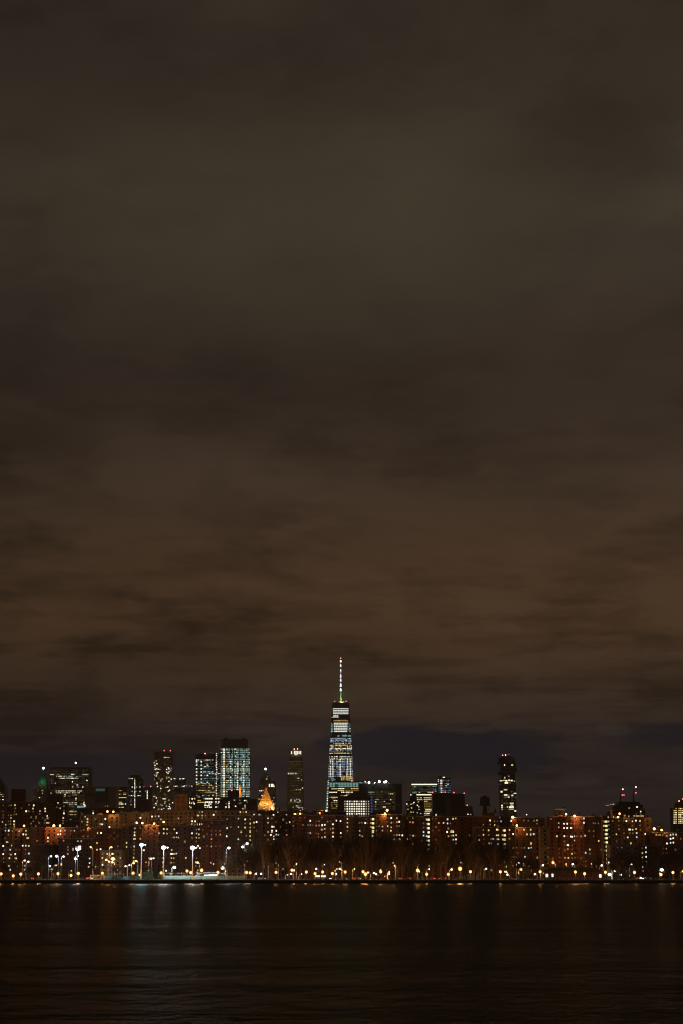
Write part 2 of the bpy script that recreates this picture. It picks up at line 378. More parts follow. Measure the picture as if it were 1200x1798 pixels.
# far left edge, sloping roof
b = Bld('office_tower', 'dark tower with a sloping roof and yellow floors cut by the left edge', -14, 8.3, 1383, 4300, MAT['navy'], 40)
m = MB(); m.prism([(b.x0, b.Y), (b.x1, b.Y), (b.x1, b.Y + 40), (b.x0, b.Y + 40)], b.z1 + .6, b.z1 + 22, MAT['black'], [(b.x0, b.Y), (b.x0 + 14, b.Y), (b.x0 + 14, b.Y + 40), (b.x0, b.Y + 40)]); b.part('roof', m)
for y, c in ((1387, 'c'), (1391.5, 'Y'), (1395, 'Y'), (1398.5, 'w'), (1404, 'W')): b.band(-8, 7, y, c, 1.4, 3, .25, 'yw')
b.finish()
# green pointed tower
b = Bld('gothic_tower', 'slender stone tower with a green pointed roof and a bright lamp at its tip', 58.5, 83.5, 1386, 4300, MAT['olive'], 34)
k = b.Y / F
b.box('shaft', 61.5, 81.5, 1386, 1376, 3, 30, MAT['olive'])
m = MB(); a, c_ = b.X(64.5), b.X(81); y0, y1 = b.Y + 6, b.Y + 27; mx_, my = b.X(73.2), b.Y + 16; z1, z2, z3 = b.Z(1376), b.Z(1361), b.Z(1350)
m.prism([(a, y0), (c_, y0), (c_, y1), (a, y1)], z1, z2, MAT['copper'], [(mx_ - 4.5, my - 4.5), (mx_ + 4.5, my - 4.5), (mx_ + 4.5, my + 4.5), (mx_ - 4.5, my + 4.5)])
m.prism([(mx_ - 4, my - 4), (mx_ + 4, my - 4), (mx_ + 4, my + 4), (mx_ - 4, my + 4)], z2, z3, MAT['copper'], [(mx_ - .6, my - .6), (mx_ + .6, my - .6), (mx_ + .6, my + .6), (mx_ - .6, my + .6)])
b.part('spire', m); point(b.root, (b.X(74) - b.off[0], -18, b.Z(1372) - b.off[2]), (.25, 1, .6), 1100, .5)
m = MB(); m.ball((mx_, my, b.Z(1348)), 2.3, glowm((.9, 1, .9), 12)); b.part('tip_lamp', m)
fins(b, 8, MAT['olive'], 1.2, .8)
for q in '71,1380,c 74.5,1387.8,W 74.5,1393,W 64.5,1400.7,y 69.5,1400.5,W 72.5,1400.5,y 78,1411,W 72,1411,c 59,1403,y 60,1398,y 66,1387,y 80,1398,y'.split():
    u, v, c_ = q.split(','); b.lit(float(u), float(v), c_, 1.9, 1.5)
grid(b, 61, 82, 1379, 1409, 3.1, 3.6, 'DDDy', 1.1, 1.3, .55)
b.finish()
# wide office slab
b = Bld('office_slab', 'wide grid-fronted office slab with white window bands, left of centre skyline', 88.5, 157.5, 1347.5, 4300, MAT['black'], 50)
fins(b, 34, MAT['olive'], .7, .7)
for y in range(1352, 1436, 3): b.band(89, 156, y, 'D', .9, 6, .35)
for xa, xb, y, c, ms, alt in ((88.5, 94.5, 1360, 'W', 0, None), (101, 105, 1359.5, 'O', 0, None), (125, 131, 1359.6, 'W', 0, 'WO'), (145, 156, 1360.5, 'W', 0, 'Ww'), (99, 109, 1363, 'W', .1, 'WC'), (112, 118, 1363, 'W', .2, 'Cw'), (120, 128, 1363, 'C', 0, 'WC'), (134, 144, 1363.5, 'c', .3, 'WC'),
                              (104, 138, 1366.5, 'W', .05, 'WCC'), (98, 145, 1388.7, 'W', .12, 'WwY'), (98.5, 140, 1392, 'w', .15, 'WwyO'), (88.5, 92, 1392.5, 'w', 0, None), (127, 136, 1395.6, 'y', 0, 'yO'),
                              (107, 119, 1409.3, 'W', .05, None), (120.5, 129, 1409.5, 'W', 0, 'Ww'), (131, 136, 1409.5, 'W', 0, None), (122, 129, 1412.5, 'w', 0, 'Cw'), (131, 135.5, 1412.5, 'C', 0, None), (107, 120, 1406.3, 'c', .4, None),
                              (122.5, 130, 1415.7, 'y', .2, None), (122.5, 130, 1424.4, 'W', 0, None), (131, 134.5, 1424.5, 'C', 0, None), (122.5, 128.5, 1430.3, 'Y', 0, None), (130, 134, 1430.3, 'Y', 0, None), (123, 128, 1438.8, 'w', .3, None), (132, 135.5, 1401.5, 'W', 0, None), (132, 135, 1404.5, 'Y', 0, None)):
    b.band(xa, xb, y, c, 1.7, 1.9, ms, alt)
for q in '90.6,1370,y 91.5,1375.5,y 97.3,1375.3,w 127.5,1372.7,W 132.7,1376,y 136.3,1378.3,W 136.8,1382,w 128,1381.6,Y 146,1382,W 153,1370.3,W 114.5,1395,W 114,1398,Y 122,1398,y'.split():
    u, v, c_ = q.split(','); b.lit(float(u), float(v), c_, 2.7, 2.2)
m = MB(); x, z = W(133.5, 1339.5, b.Y + 10); m.tube((x, b.Y + 10, b.z1), (x, b.Y + 10, z), .6, .4, MAT['steel'], 6); m.ball((x, b.Y + 10, z), 1.8, glowm((1, .97, .9), 9)); b.part('mast', m)
b.finish()
# plain slab with glass middle
b = Bld('telephone_exchange', 'windowless pale stone slab with two plain piers around a dark glass middle', 150, 205, 1381.5, 3600, MAT['lime'], 40, sections=[(150, 167, 0), (167, 190.5, 5), (190.5, 205, 0)])
b.box('glass_front', 168, 190, 1409, 1383, 3.5, 4.9, MAT['navy']); b.box('glass_crown', 168, 184, 1389, 1384.5, 2.5, 3.4, WMAT['t']); b.box('name_panel', 152, 161.5, 1397, 1394.3, -.5, -.05, MAT['black'])
for q in '186,1401,C 177,1401,n 180,1399,n 171,1402,n 184.5,1415.3,y 188.5,1415.6,w'.split():
    u, v, c_ = q.split(','); b.lit(float(u), float(v), c_, 2.2, 4 if c_ == 'C' else 2)
fins(b, 13, MAT['lime'], .8, .7); b.finish()
b = Bld('glass_pavilion', 'small building edge with a turquoise lit canopy beside the office slab', 136.5, 149.5, 1408, 3000, MAT['black'], 20)
b.box('canopy', 136, 149, 1418.5, 1415, -1.5, -.3, WMAT['T']); b.lit(147.8, 1408.8, 'Y', 2.6, 2.2); b.lit(147.5, 1412, 'W', 3, 2.2); b.lit(149, 1415, 'W', 3, 4); b.lit(143, 1411.5, 'y', 4, 1.8); b.finish()
b = Bld('office_tower', 'dark low tower with glowing yellow floors beside the windowless stone slab', 205, 223.5, 1381.5, 3700, MAT['black'], 30)
for xa, xb, y, c in ((206, 208, 1388, 'y'), (209.5, 214, 1388.3, 'O'), (205.5, 222, 1394.5, 'Y'), (216, 222, 1391.5, 'o'), (206, 222.5, 1400.4, 'Y'), (206, 208, 1397.7, 'y'), (209.5, 215, 1408.6, 'Y'), (205, 222, 1411.8, 'W'), (208.5, 218, 1417.5, 'Y'), (210, 213, 1423.5, 'Y'), (213, 217, 1426.3, 'W'), (209, 212, 1424, 'Y'), (220, 222, 1426.5, 'W')):
    b.band(xa, xb, y, c, 1.7, 2.6, .04, None if c == 'W' else c + c.lower())
b.finish()
b = Bld('glass_tower', 'dark glass tower with one dotted column of small lights', 224.5, 252, 1366, 4400, MAT['navy'], 34)
b.box('upper_tier', 228, 246, 1366, 1361, 3, 26, MAT['navy'])
y = 1366.5
while y < 1418: b.lit(237, y, 'W' if rn.random() < .8 else 'O', 1.6, 1.6); y += 2.3
for q in '227,1367,w 232.5,1367,W 230,1367,w 224,1382,o 232.5,1382,W 240,1382,w 246,1382,W 232.5,1389.3,w 239,1389.5,w 246,1390,C 227,1397,B 231,1397,W 234,1397,w 243,1397,W 246,1397,C 230.5,1408,c 230.5,1412.7,w 230,1405,c'.split():
    u, v, c_ = q.split(','); b.lit(float(u), float(v), c_, 2.2, 1.6)
grid(b, 226, 250, 1370, 1416, 3.2, 3.2, 'nnt', 1.6, 1, .22); b.finish()
b = Bld('brick_block', 'squat dark brick block in front of the dotted glass tower', 238, 261, 1404, 3000, MAT['dark'], 24); b.finish()
b = Bld('apartment_tower', 'thin dark tower with one short lit stair column between glass tower and tall apartments', 254, 268, 1383, 4500, MAT['black'], 24)
for y in (1389, 1391.6, 1394.2, 1396.8, 1399.4, 1402): b.lit(259, y, 'W', 2, 1.9)
b.lit(256, 1389.3, 'w', 1.6, 1.5); b.lit(261.5, 1418, 'W', 2.5, 2); b.finish()
redlight(253, 1380.3, 4500, 'small red warning light left of the tall apartment tower, farther of a pair', 3); redlight(265, 1380.8, 4500, 'small red warning light close beside the tall apartment tower', 5)
# tall rippled apartment tower
b = Bld('apartment_tower', 'tall rippled apartment tower with scattered warm windows, red lights on its roof', 271, 303, 1320, 4200, MAT['olive'], 34, sections=[(271, 276, 3), (276, 283, 0), (283, 291, 2), (291, 298, 0), (298, 303, 3)])
b.box('lower_tier', 268, 304.5, 1426, 1388, 1, 30, MAT['olive']); fins(b, 9, MAT['grey'], 1.0, 1.0, z0=b.Z(1335))
for q in '289,1330,Y 292,1330,W 294,1330,w 297,1330,w 274.5,1336,w 276,1341,W 272.5,1343.7,W 271,1339,Y 275,1350,W 278,1350.5,W 281,1351,w 273,1350.8,W 275,1357,w 277.5,1356.5,W 276,1359,Y 272,1361,w 275,1362.5,W 296,1348,W 293,1351,W 297,1350,W 301,1349,B 300,1345,o 293,1356,W 297,1355,W 295.5,1358,W 300,1353,w 301,1368,W 297,1365,Y 293,1366,Y 285,1367.7,w 283,1371,w 276,1375,W 277,1381,W 282.5,1384.5,W 297,1372,W 295,1382,W 292,1382.3,Y 296,1389,W 298,1387.5,W 270,1398.5,w 272,1398.5,Y 275,1401,W 289,1394,y 291,1396,y 287,1402.5,W 290,1402.7,W 290,1408,Y 289.5,1411,w 276,1408,w 274,1411,W 275,1413.5,w 297,1405,w 285,1414,Y 292.5,1415.2,w 298,1412,w 297.5,1416,W 299,1420,W 303.5,1409.5,W 279,1420.5,w 288,1419.5,w 271,1418,W 284,1421,W 271,1413,y 296,1420,W 299,1418.5,C'.split():
    u, v, c_ = q.split(','); b.lit(float(u), float(v), c_, 2.3, 1.9, y=b.Y - .05 if float(v) < 1388 else b.Y + .9 - .95)
grid(b, 271.5, 302, 1334, 1385, 2.6, 2.7, 'DDyyow', 1.5, 1.3, .3); grid(b, 269, 303.5, 1389, 1422, 2.6, 2.7, 'DDyyow', 1.5, 1.3, .32); b.finish()
redlight(288.7, 1318, 4200, 'left one of two red lights on the rippled apartment tower roof', 4); redlight(299.3, 1318.2, 4200, 'right one of two red lights on the rippled apartment tower roof', 4)
# dark blocks
b = Bld('office_tower', 'dark glass block with a few top-floor lights right of the rippled apartment tower', 303.5, 325.5, 1366, 4700, MAT['navy'], 30)
b.box('lower_wing', 325.5, 342, 1425, 1377.5, 4, 28, MAT['black'])
for q in '306.5,1367,W 308.5,1367.4,w 316.5,1367.6,W 321,1367.3,W 323,1367.3,W 306,1380.3,w 309,1380.6,W 311.5,1380.5,w 320,1381,w 323,1381,W 328,1379.5,w 324,1380,W 337,1380.3,C 333,1380.5,y 305,1385,c 304,1409.5,W 305,1424,C'.split():
    u, v, c_ = q.split(','); b.lit(float(u), float(v), c_, 2.6, 1.7)
for y in range(1371, 1420, 4): b.band(305, 340, y, 't', .9, 4, .45, 'nt')
b.finish()
b = Bld('brick_loft', 'old brick loft building with an orange-lit frame grid on its front', 306.5, 330, 1394.5, 2500, MAT['brown'], 24)
for x in (309, 317.5, 328): b.box('pilaster', x - .7, x + .7, 1425, 1395.5, -.5, -.05, MAT['tan'])
for y in (1396, 1404, 1412): b.box('ledge', 307, 330, y + .7, y - .5, -.6, -.52, MAT['tan'])
b.finish(); point(b.root, (0, -45, b.Z(1408) - b.off[2]), SOD, 9000, 1)
b = Bld('brick_loft', 'dark loft with bright white and yellow windows beside the orange framed loft', 330, 345, 1398, 2600, MAT['dark'], 20)
for q in '332,1402,Y 332,1405,w 337.8,1402.5,W 342,1402.3,Y 332,1407,W 332.5,1410,W 336.5,1410.3,Y 341.3,1411,W 332.5,1416,Y 335.5,1417.8,Y 329.6,1420,Y 340,1409,w'.split():
    u, v, c_ = q.split(','); b.lit(max(331, float(u)), float(v), c_, 2.6, 3)
b.finish()
# glass tower pair
b = Bld('glass_tower', 'blue-green glass office tower with a red roof lamp, left of the brightest tower', 343.5, 388, 1324, 4500, MAT['navy'], 40)
k2_ = 10.909
for y in range(1334, 1400, 1):
    if (y - 1334) % 3: continue
    dim = 't' if y < 1376 else 'D'
    b.band(344, 387, y + .2, dim, 1.1, 3.6, .25, 'tntT' if y < 1376 else 'DwyY', rn)
for y in (1334.5, 1337.5, 1343.5, 1350, 1355.5, 1361.5, 1367.5, 1373.5):
    for x, p in ((345.5, .9), (353.8, .9), (364.5, .9)):
        if rn.random() < p: b.lit(x, y, 'W', 2.8, 2.5)
y = 1323.5
while y < 1400: b.lit(380.5 + rn.uniform(-.6, .6), y, 'W' if rn.random() < .6 else 'w', 2.3, 1.8); y += 3.05
for xa, xb, yy, c in ((344.5, 375, 1334.4, 'C'), (358, 368, 1346.2, 'W'), (357, 375, 1355.3, 'C'), (355, 390, 1358.3, 'C'), (358, 385, 1367, 'T'), (344.5, 351, 1376.8, 'Y'), (354.5, 363, 1376, 'Y'), (367, 373, 1378.7, 'Y'), (350, 362, 1388, 'Y'), (361, 381, 1391, 'w'), (345, 352, 1399.5, 'w'), (373, 376, 1396.4, 'Y'), (354, 358, 1402, 'T')):
    b.band(xa, xb, yy, c, 1.9, 2.5, .1, c + c.lower(), rn)
b.finish()
b = Bld('office_podium', 'dark podium with thick bright white floors below the blue-green glass tower', 344, 376, 1400.5, 4300, MAT['black'], 30)
for xa, xb, yy, c, h in ((360, 374, 1402.4, 'W', 2.6), (347, 353, 1405.5, 'Y', 1.7), (347, 360, 1408.8, 'Y', 1.9), (360, 373.5, 1408.5, 'W', 3), (359, 372, 1411.8, 'W', 1.6), (358.5, 369, 1414.4, 'W', 1.6), (359, 363, 1417.4, 'Y', 1.8), (364, 366.5, 1417, 'W', 2), (367.5, 372.5, 1417.3, 'W', 2.6), (357, 361, 1402.3, 'T', 2)):
    b.band(xa, xb, yy, c, h, 3.2, .02, None, rn)
b.finish()
b = Bld('glass_tower', 'brightest tall glass tower with turquoise floors under a dark louvred crown', 387.5, 435, 1313.5, 4600, MAT['navy'], 44)
b.box('side_wing', 435, 439.6, 1400, 1326, 5, 34, MAT['navy'])
m = MB(); a, c_ = b.X(388.6), b.X(434.3); m.box(a, c_, b.Y + 2, b.Y + 40, b.z1 + .6, b.Z(1298), MAT['black']); b.part('crown', m)
m = MB(); m.box(-.5, .5, -1.1, 0, b.z1 + 1, b.Z(1299.5), MAT['steel']); fm = m.mesh('louvre', (0, 0, b.off[2]))
for i in range(16): link('louvre', fm, b.root, (b.X(390 + i * 2.85) - b.off[0], b.Y + 1.9 - b.off[1], 0))
b.box('roof_plant', 393, 400, 1298, 1295, 8, 20, MAT['black']); b.box('roof_plant', 424, 430, 1298, 1296, 8, 20, MAT['black'])
y = 1315.3; row = 0
while y < 1401:
    for xa, xb in ((388, 392.5), (397.5, 404.5), (406, 409.5), (411, 419.5), (421, 431.5), (432.5, 439)):
        b.band(xa, xb, y, 'T', 1.6, 2.3, .16, 'CCWTTw' if y > 1322 else 'YWTw', rn)
    b.lit(393.6, y, 'W' if rn.random() < .75 else 'Y', 4.6, 2.1)
    if y > 1330 and rn.random() < .85: b.lit(405.3 + rn.uniform(-.8, .8), y, 'W' if rn.random() < .6 else 'w', 2.6, 1.9)
    if y > 1336: b.lit(418 - (y - 1336) * .015 + rn.uniform(-.4, .4), y, 'W' if rn.random() < .75 else 'w', 2.3, 2.1); b.lit(428.3 + rn.uniform(-.6, .6), y, 'W' if rn.random() < .7 else 'w', 2.5, 2.1)
    y += 3.08; row += 1
for xa, xb in ((388, 392), (398.5, 410), (411, 420), (421.5, 439)): b.band(xa, xb, 1352, 'Y', 2, 2.4, .05, 'YW', rn)
b.finish()
redlight(360.3, 1323, 4480, 'big red roof lamp on the blue-green glass tower', 14); redlight(407.3, 1388, 3480, 'red lamp on the dark stepped block before the brightest tower', 6)
# gilded tower top in front of the bright glass
b = Bld('gilded_cupola_tower', 'slim tower top glowing orange in front of the brightest glass tower', 417.5, 424.5, 1394, 3600, MAT['lime'], 9)
k = b.Y / F; m = MB(); cx, cy = b.X(421), b.Y + 5
m.prism([(cx + 3 * k * math.cos(i * math.pi / 4), cy + 3 * k * math.sin(i * math.pi / 4)) for i in range(8)], b.z1, b.Z(1389), MAT['gold']); m.prism([(cx + 1.9 * k * math.cos(i * math.pi / 4), cy + 1.9 * k * math.sin(i * math.pi / 4)) for i in range(8)], b.Z(1389), b.Z(1382), MAT['gold'])
m.tube((cx, cy, b.Z(1382)), (cx, cy, b.Z(1376.5)), 1.7 * k, .2, MAT['gold'], 8); b.part('cupola', m); b.lit(421, 1392.3, 'O', 3, 3.2); b.lit(421, 1385, 'O', 2, 2.2); b.lit(421, 1380, 'O', 1.8, 2.4); b.finish()
point(b.root, (0, -16, b.Z(1388) - b.off[2]), SOD, 30000, 1)
b = Bld('stepped_block', 'dark stepped brick block with scattered windows before the brightest glass tower', 376, 437.5, 1400.5, 3500, MAT['dark'], 30)
b.box('upper_tier', 400, 419, 1400.5, 1388, 1, 22, MAT['dark'])
for q in '412,1405,w 414,1415.7,W 402.7,1408,w 402.5,1411,W 402,1414,Y 402.7,1417,W 397,1417,W 396.3,1419.6,o 402.7,1419.6,o 421.3,1405,y 420.7,1410.7,c 423.3,1410,c 430,1405.7,W 432.7,1405.7,w 434.7,1408.7,c 430.7,1414,w 430.7,1417,w 426.7,1420,w 430.4,1420,y 398,1411.3,y 388,1402.5,o 393,1398,Y 379.6,1402.4,W 383.7,1402.4,W 385,1402,w 379.6,1408,W 384.7,1408,W 379.6,1411.3,c 383.3,1410.7,w 379.6,1417,W 383,1417,y'.split():
    u, v, c_ = q.split(','); b.lit(float(u), float(v), c_, 2.8, 2.2)
b.dark_grid(3.4, 6, 1.8, 2, z_lo=b.Z(1420), p_dim=.04); b.finish()
b = Bld('brick_block', 'low tan-lit brick block right of the dark stepped block', 437.5, 450.5, 1403, 3000, MAT['brown'], 20); b.box('ledge', 438, 450, 1419, 1417.5, -.8, -.05, MAT['tan']); b.finish()
# pointed stone tower behind the golden pyramid
b = Bld('stone_tower', 'pointed stone tower with a white tip lamp behind the golden pyramid', 455, 484, 1372, 4300, MAT['grey'], 36)
m = MB(); a, c_ = b.X(457.5), b.X(475.5); m.box(a, c_, b.Y + 3, b.Y + 27, b.z1 - .5, b.Z(1364.5), MAT['grey'])
mx_ = b.X(466); my = b.Y + 15; hw = (c_ - a) / 2
m.prism([(mx_ - hw * .7, my - hw * .7), (mx_ + hw * .7, my - hw * .7), (mx_ + hw * .7, my + hw * .7), (mx_ - hw * .7, my + hw * .7)], b.Z(1364.5), b.Z(1351), MAT['copper'], [(mx_ - .8, my - .8), (mx_ + .8, my - .8), (mx_ + .8, my + .8), (mx_ - .8, my + .8)]); b.part('spire', m)
m = MB(); m.ball((mx_, my, b.Z(1349.5)), 2.1, glowm((.9, 1, .95), 9)); b.part('tip_lamp', m)
b.lit(473.3, 1379, 'W', 2, 6); b.lit(478.3, 1379, 'W', 5.5, 6); b.lit(481, 1380.5, 'W', 2.5, 4)
for q in '468.6,1367.6,Y 456.5,1388.3,W 459.5,1388.6,W 462.5,1388,w 460.5,1397,W 455.5,1403,Y 481,1400.7,O 479,1406.3,w 483.5,1411.5,y 480.7,1411.6,W 470,1363,y'.split():
    u, v, c_ = q.split(','); b.lit(float(u), float(v), c_, 2.5, 1.8)
grid(b, 457, 483, 1376, 1420, 3.3, 3.3, 'DDy', 1.3, 1.3, .5); b.finish()
b = Bld('courthouse', 'courthouse tower topped by a floodlit golden pyramid roof', 453.5, 482, 1413, 3900, MAT['lime'], 30)
k = b.Y / F; a, c_ = b.X(454.3), b.X(478.8); cx, cy = b.X(467), b.Y + 15; hw = (c_ - a) / 2; z0, z1 = b.Z(1412.3), b.Z(1387)
m = MB(); m.prism([(cx - hw, cy - hw), (cx + hw, cy - hw), (cx + hw, cy + hw), (cx - hw, cy + hw)], z0, z1, MAT['gold'], [(cx - 2.2, cy - 2.2), (cx + 2.2, cy - 2.2), (cx + 2.2, cy + 2.2), (cx - 2.2, cy + 2.2)]); py_ = b.part('pyramid_roof', m)
for r_ in range(1, 8):   # raised courses of gilded tile
    t_ = r_ / 8; q = hw * (1 - t_) + 2.2 * t_ + .35; mm = MB(); zz_ = z0 + (z1 - z0) * t_; q -= .22; mm.box(cx - q, cx + q, cy - q, cy + q, zz_ - .3, zz_ + .3, MAT['gold']); o = link('course', mm.mesh('course', b.off), py_)
m = MB(); m.box(cx - 2.4, cx + 2.4, cy - 2.4, cy + 2.4, z1, z1 + 3, MAT['gold']); m.tube((cx, cy, z1 + 3), (cx, cy, z1 + 7), 2, .3, MAT['gold'], 8); m.ball((cx, cy, z1 + 3.4), 1.5, glowm((1, .6, .3), 8)); b.part('lantern', m)
for i in range(6): point(b.root, (cx - hw + 2 * hw * (i + .5) / 6 - b.off[0], cy - hw - 4 - b.off[1], z0 + 1.5 - b.off[2]), (1, .50, .14), 2000, .6)
point(b.root, (cx - b.off[0], cy - hw - 30 - b.off[1], z0 + 18 - b.off[2]), (1, .50, .14), 42000, 1)
b.lit(464, 1419.7, 'Y', 3, 2.4); b.lit(478, 1418, 'W', 3.6, 4); b.finish(); point(b.root, (b.X(479) - b.off[0], -20, b.Z(1421) - b.off[2]), SOD, 8000, .6)
# olive stone tower with a lit crown
b = Bld('stone_tower', 'tall olive stone tower with a bright lit crown, left of the spire tower', 505, 533.3, 1357, 4400, MAT['olive'], 36)
b.box('upper_tier', 506.7, 532, 1357, 1335, 2, 33, MAT['olive']); b.box('shoulder', 508.3, 531, 1335, 1326, 4, 30, MAT['olive']); b.box('crown', 510.5, 529.5, 1326, 1317.5, 7, 27, MAT['lime'])
for x, h in ((512.3, 5.5), (517.5, 7), (520, 7), (522.5, 7), (525.5, 6), (528.3, 6.5)): b.lit(x, 1321.5, 'W', 1.9, h)
b.lit(520, 1324.5, 'W', 4, 3)
for z in range(0, 14):
    x = 506.5 + z * 2; mm = MB()
m = MB(); m.box(-.45, .45, -.7, 0, 0, b.z1 - b.gz, MAT['lime']); pm = m.mesh('pier')
for i in range(15): link('pier', pm, b.root, (b.x0 + .6 + (b.x1 - b.x0 - 1.2) * i / 14 - b.off[0], -b.depth / 2, 0))
m = MB(); m.box(-.45, .45, -.7, 0, b.z1 - b.gz, b.Z(1336) - b.gz, MAT['lime']); pm = m.mesh('pier')
for i in range(13): link('pier', pm, b.root, (b.X(507.3) + (b.X(531.4) - b.X(507.3)) * i / 12 - b.off[0], -b.depth / 2 + 2, 0))
b.band(505.5, 521, 1358, 'W', 3, 3, 0, None, rn); b.band(522, 532, 1358.5, 'w', 1.6, 2, .35, 'yYw', rn)
for q in '524,1366.5,W 522.5,1366.5,w 526,1366.7,w 530,1369.5,Y 518,1386.5,y 521,1386.7,Y 525,1386.7,w 528,1386.6,Y 531.4,1383.7,W 517,1403.3,w 521,1403.3,W 525,1403.3,W 511.5,1403.7,Y 511,1406.3,W 518,1406.3,W 520,1406.3,w 527,1406.3,W 515,1409.3,y 519,1409,Y 523,1409,W 525,1409,W 528,1409.3,y 507.5,1409.7,y 521,1415,W 523.5,1415,w 525.5,1415,w 515,1417.7,W 523,1417.7,W 525,1418.3,W 531,1418,W 532,1421,W 529,1418,Y 524,1370,y 530,1361,y 528,1423.5,W'.split():
    u, v, c_ = q.split(','); b.lit(float(u), float(v), c_, 2.4, 1.9)
for yy in range(1337, 1424, 3): b.band(506.5, 532, yy, 'D', 1.1, 2.1, .3, None, rn)  # dim glowing panes stand in for warm light on the facade
b.finish(); redlight(517, 1315.3, 4400, 'left red light on the crown of the olive stone tower', 5, (1, .35, .3)); redlight(522.6, 1315, 4400, 'right red light on the crown of the olive stone tower', 5, (1, .35, .3))
# the tallest tower: square foot turning into a square top set at 45 degrees
Y0 = 4747.; x0_, _ = W(598.6, 1360, Y0)
tw = Bld('spire_tower', 'tallest tower of the skyline, tapering faceted glass with a lit white spire', 571, 626, 1238, Y0 - 43, MAT['navy'], 86, body=False)
zb, zt = 57, W(600, 1238, Y0)[1]; hb, ht = 43., 21.2; cy = Y0
Bc = [(0, -hb), (hb, 0), (0, hb), (-hb, 0)]; Tc = [(-ht, -ht), (ht, -ht), (ht, ht), (-ht, ht)]
m = MB(); m.prism([(x0_ + x, cy + y) for x, y in Bc], G, zb, MAT['navy'])
for i in range(4):
    B0, B1 = Bc[i], Bc[(i + 1) % 4]; T0, T1 = Tc[i], Tc[(i + 1) % 4]
    m.face([(x0_ + B0[0], cy + B0[1], zb), (x0_ + T1[0], cy + T1[1], zt), (x0_ + T0[0], cy + T0[1], zt)], MAT['navy'])
    m.face([(x0_ + B0[0], cy + B0[1], zb), (x0_ + B1[0], cy + B1[1], zb), (x0_ + T1[0], cy + T1[1], zt)], MAT['navy'])
m.face([(x0_ + x, cy + y, zt) for x, y in Tc], MAT['roof']); tw.part('glass_shaft', m)
def xs(z):
    t_ = (z - zb) / (zt - zb); a = -ht * t_; yy = -hb * (1 - t_) - ht * t_
    return t_, [(-hb * (1 - t_) + -ht * t_, -ht * t_), (a, yy), (-a, yy), (hb * (1 - t_) + ht * t_, -ht * t_)]
def tz(py): return W(600, py, Y0 - 22)[1]
def tband(py, face, u0, u1, code, h=1.7, seg=5, miss=0, alt=None):
    """a run of lit panes on one face (0 left, 1 centre, 2 right), between fractions u0 and u1 of the face's width at that height"""
    z = tz(py); t_, P_ = xs(z); A, Bq = P_[face], P_[face + 1]; ln = math.hypot(Bq[0] - A[0], Bq[1] - A[1]); L_ = ln * (u1 - u0); n = max(1, round(L_ / seg)); rz = math.atan2(Bq[1] - A[1], Bq[0] - A[0])
    for i in range(n):
        if rn.random() < miss: continue
        u = u0 + (u1 - u0) * (i + .5) / n; x = A[0] + (Bq[0] - A[0]) * u; y = A[1] + (Bq[1] - A[1]) * u
        ox, oy = math.sin(rz) * .25, -math.cos(rz) * .25
        tw.wins.append((x0_ + x + ox, cy + y + oy, z, L_ / n * .93, h * 1.42, code if not alt or rn.random() > .4 else rn.choice(alt), rz))
for y in (1244.5, 1247.4, 1250.3, 1253.2): tband(y, 1, .02, .98, 'V', 1.45, 4, 0, 'VW')
tband(1257.2, 1, .02, .35, 'W', 2); tband(1259.5, 1, .02, .38, 'Y', 1.6); tband(1259.5, 0, .2, 1, 'Y', 1.6); tband(1263, 1, .05, .95, 'o', 1, 4, .6); tband(1265.6, 1, .02, .98, 'O', 1.8, 4, 0, 'OY'); tband(1265.6, 1, .02, .25, 'Y', 1.8)
for y in (1270, 1273, 1275.9, 1278.8, 1281.7, 1284.6): tband(y, 1, .03, .97, 'V', 1.6, 4, 0, 'VW'); tband(y, 0, .1, .95, 'T', 1.7, 4, .1, 'TC'); tband(y, 2, .05, .9, 'T', 1.7, 4, .1, 'TCW')
tband(1289, 0, .1, .5, 't'); tband(1292.5, 1, .25, .5, 'w', 2, 3, .5); tband(1292, 1, .6, .95, 'T', 2.8, 3, 0, 'CT'); tband(1292, 2, .05, .95, 'T', 3, 3)
for y, c, al, ms in ((1296.8, 'N', 'NNCW', .05), (1299.7, 'N', 'NWWC', .1), (1302.4, 'N', 'NnCw', .25), (1305.5, 'w', 'YywW', .3), (1308.7, 'Y', 'YWwy', .15), (1311.6, 'y', 'YyW', .35), (1314.7, 'W', 'WWYw', .05), (1317, 'N', 'NCWn', .15), (1320, 'y', 'Yyno', .3), (1322.8, 'Y', 'YyO', .1), (1328.6, 'C', 'WTCw', .15), (1331.5, 'w', 'WwY', .2)):
    for f_ in (0, 1, 2): tband(y, f_, .03, .97, c, 1.8, 3.2, ms, al)
y = 1334.2
while y < 1366:
    for f_ in (0, 1, 2): tband(y, f_, .04, .96, 'N', 1.5, 4.5, .06, 'NNnC')
    for f_, us in ((0, (.3, .62)), (1, (.45,)), (2, (.2, .62))):
        for u in us:
            if rn.random() < .93: tband(y, f_, u - .07, u + .07, 'W', 2.3, 9)
    y += 2.9
for y, c in ((1364.2, 'Y'), (1366.6, 'Y'), (1369.5, 'w')): tband(y, 1, .5, .97, c, 1.9, 4, 0, 'YO'); tband(y, 2, .05, .95, c, 1.9, 4, 0, 'YOw'); tband(y, 0, .1, .9, 'N', 1.3, 4, .3, 'nw')
y = 1371
while y < 1426:
    tband(y, 0, .05, .16, rn.choice('WWwCc'), 2.1, 9); tband(y, 0, .0, .03, 'T', 2, 9)
    tband(y, 0, .2, .95, 'n', 1.3, 5, .5, 'tw'); y += 3.1
tw.finish()
m = MB(); kk = x0_; m.box(kk - 20.5, kk + 20.5, cy - 20.5, cy + 20.5, zt + .02, zt + 4.5, MAT['black']); tw.part('roof_parapet', m)
sp_z = zt + 4.5
mast = link('spire', None, tw.root)
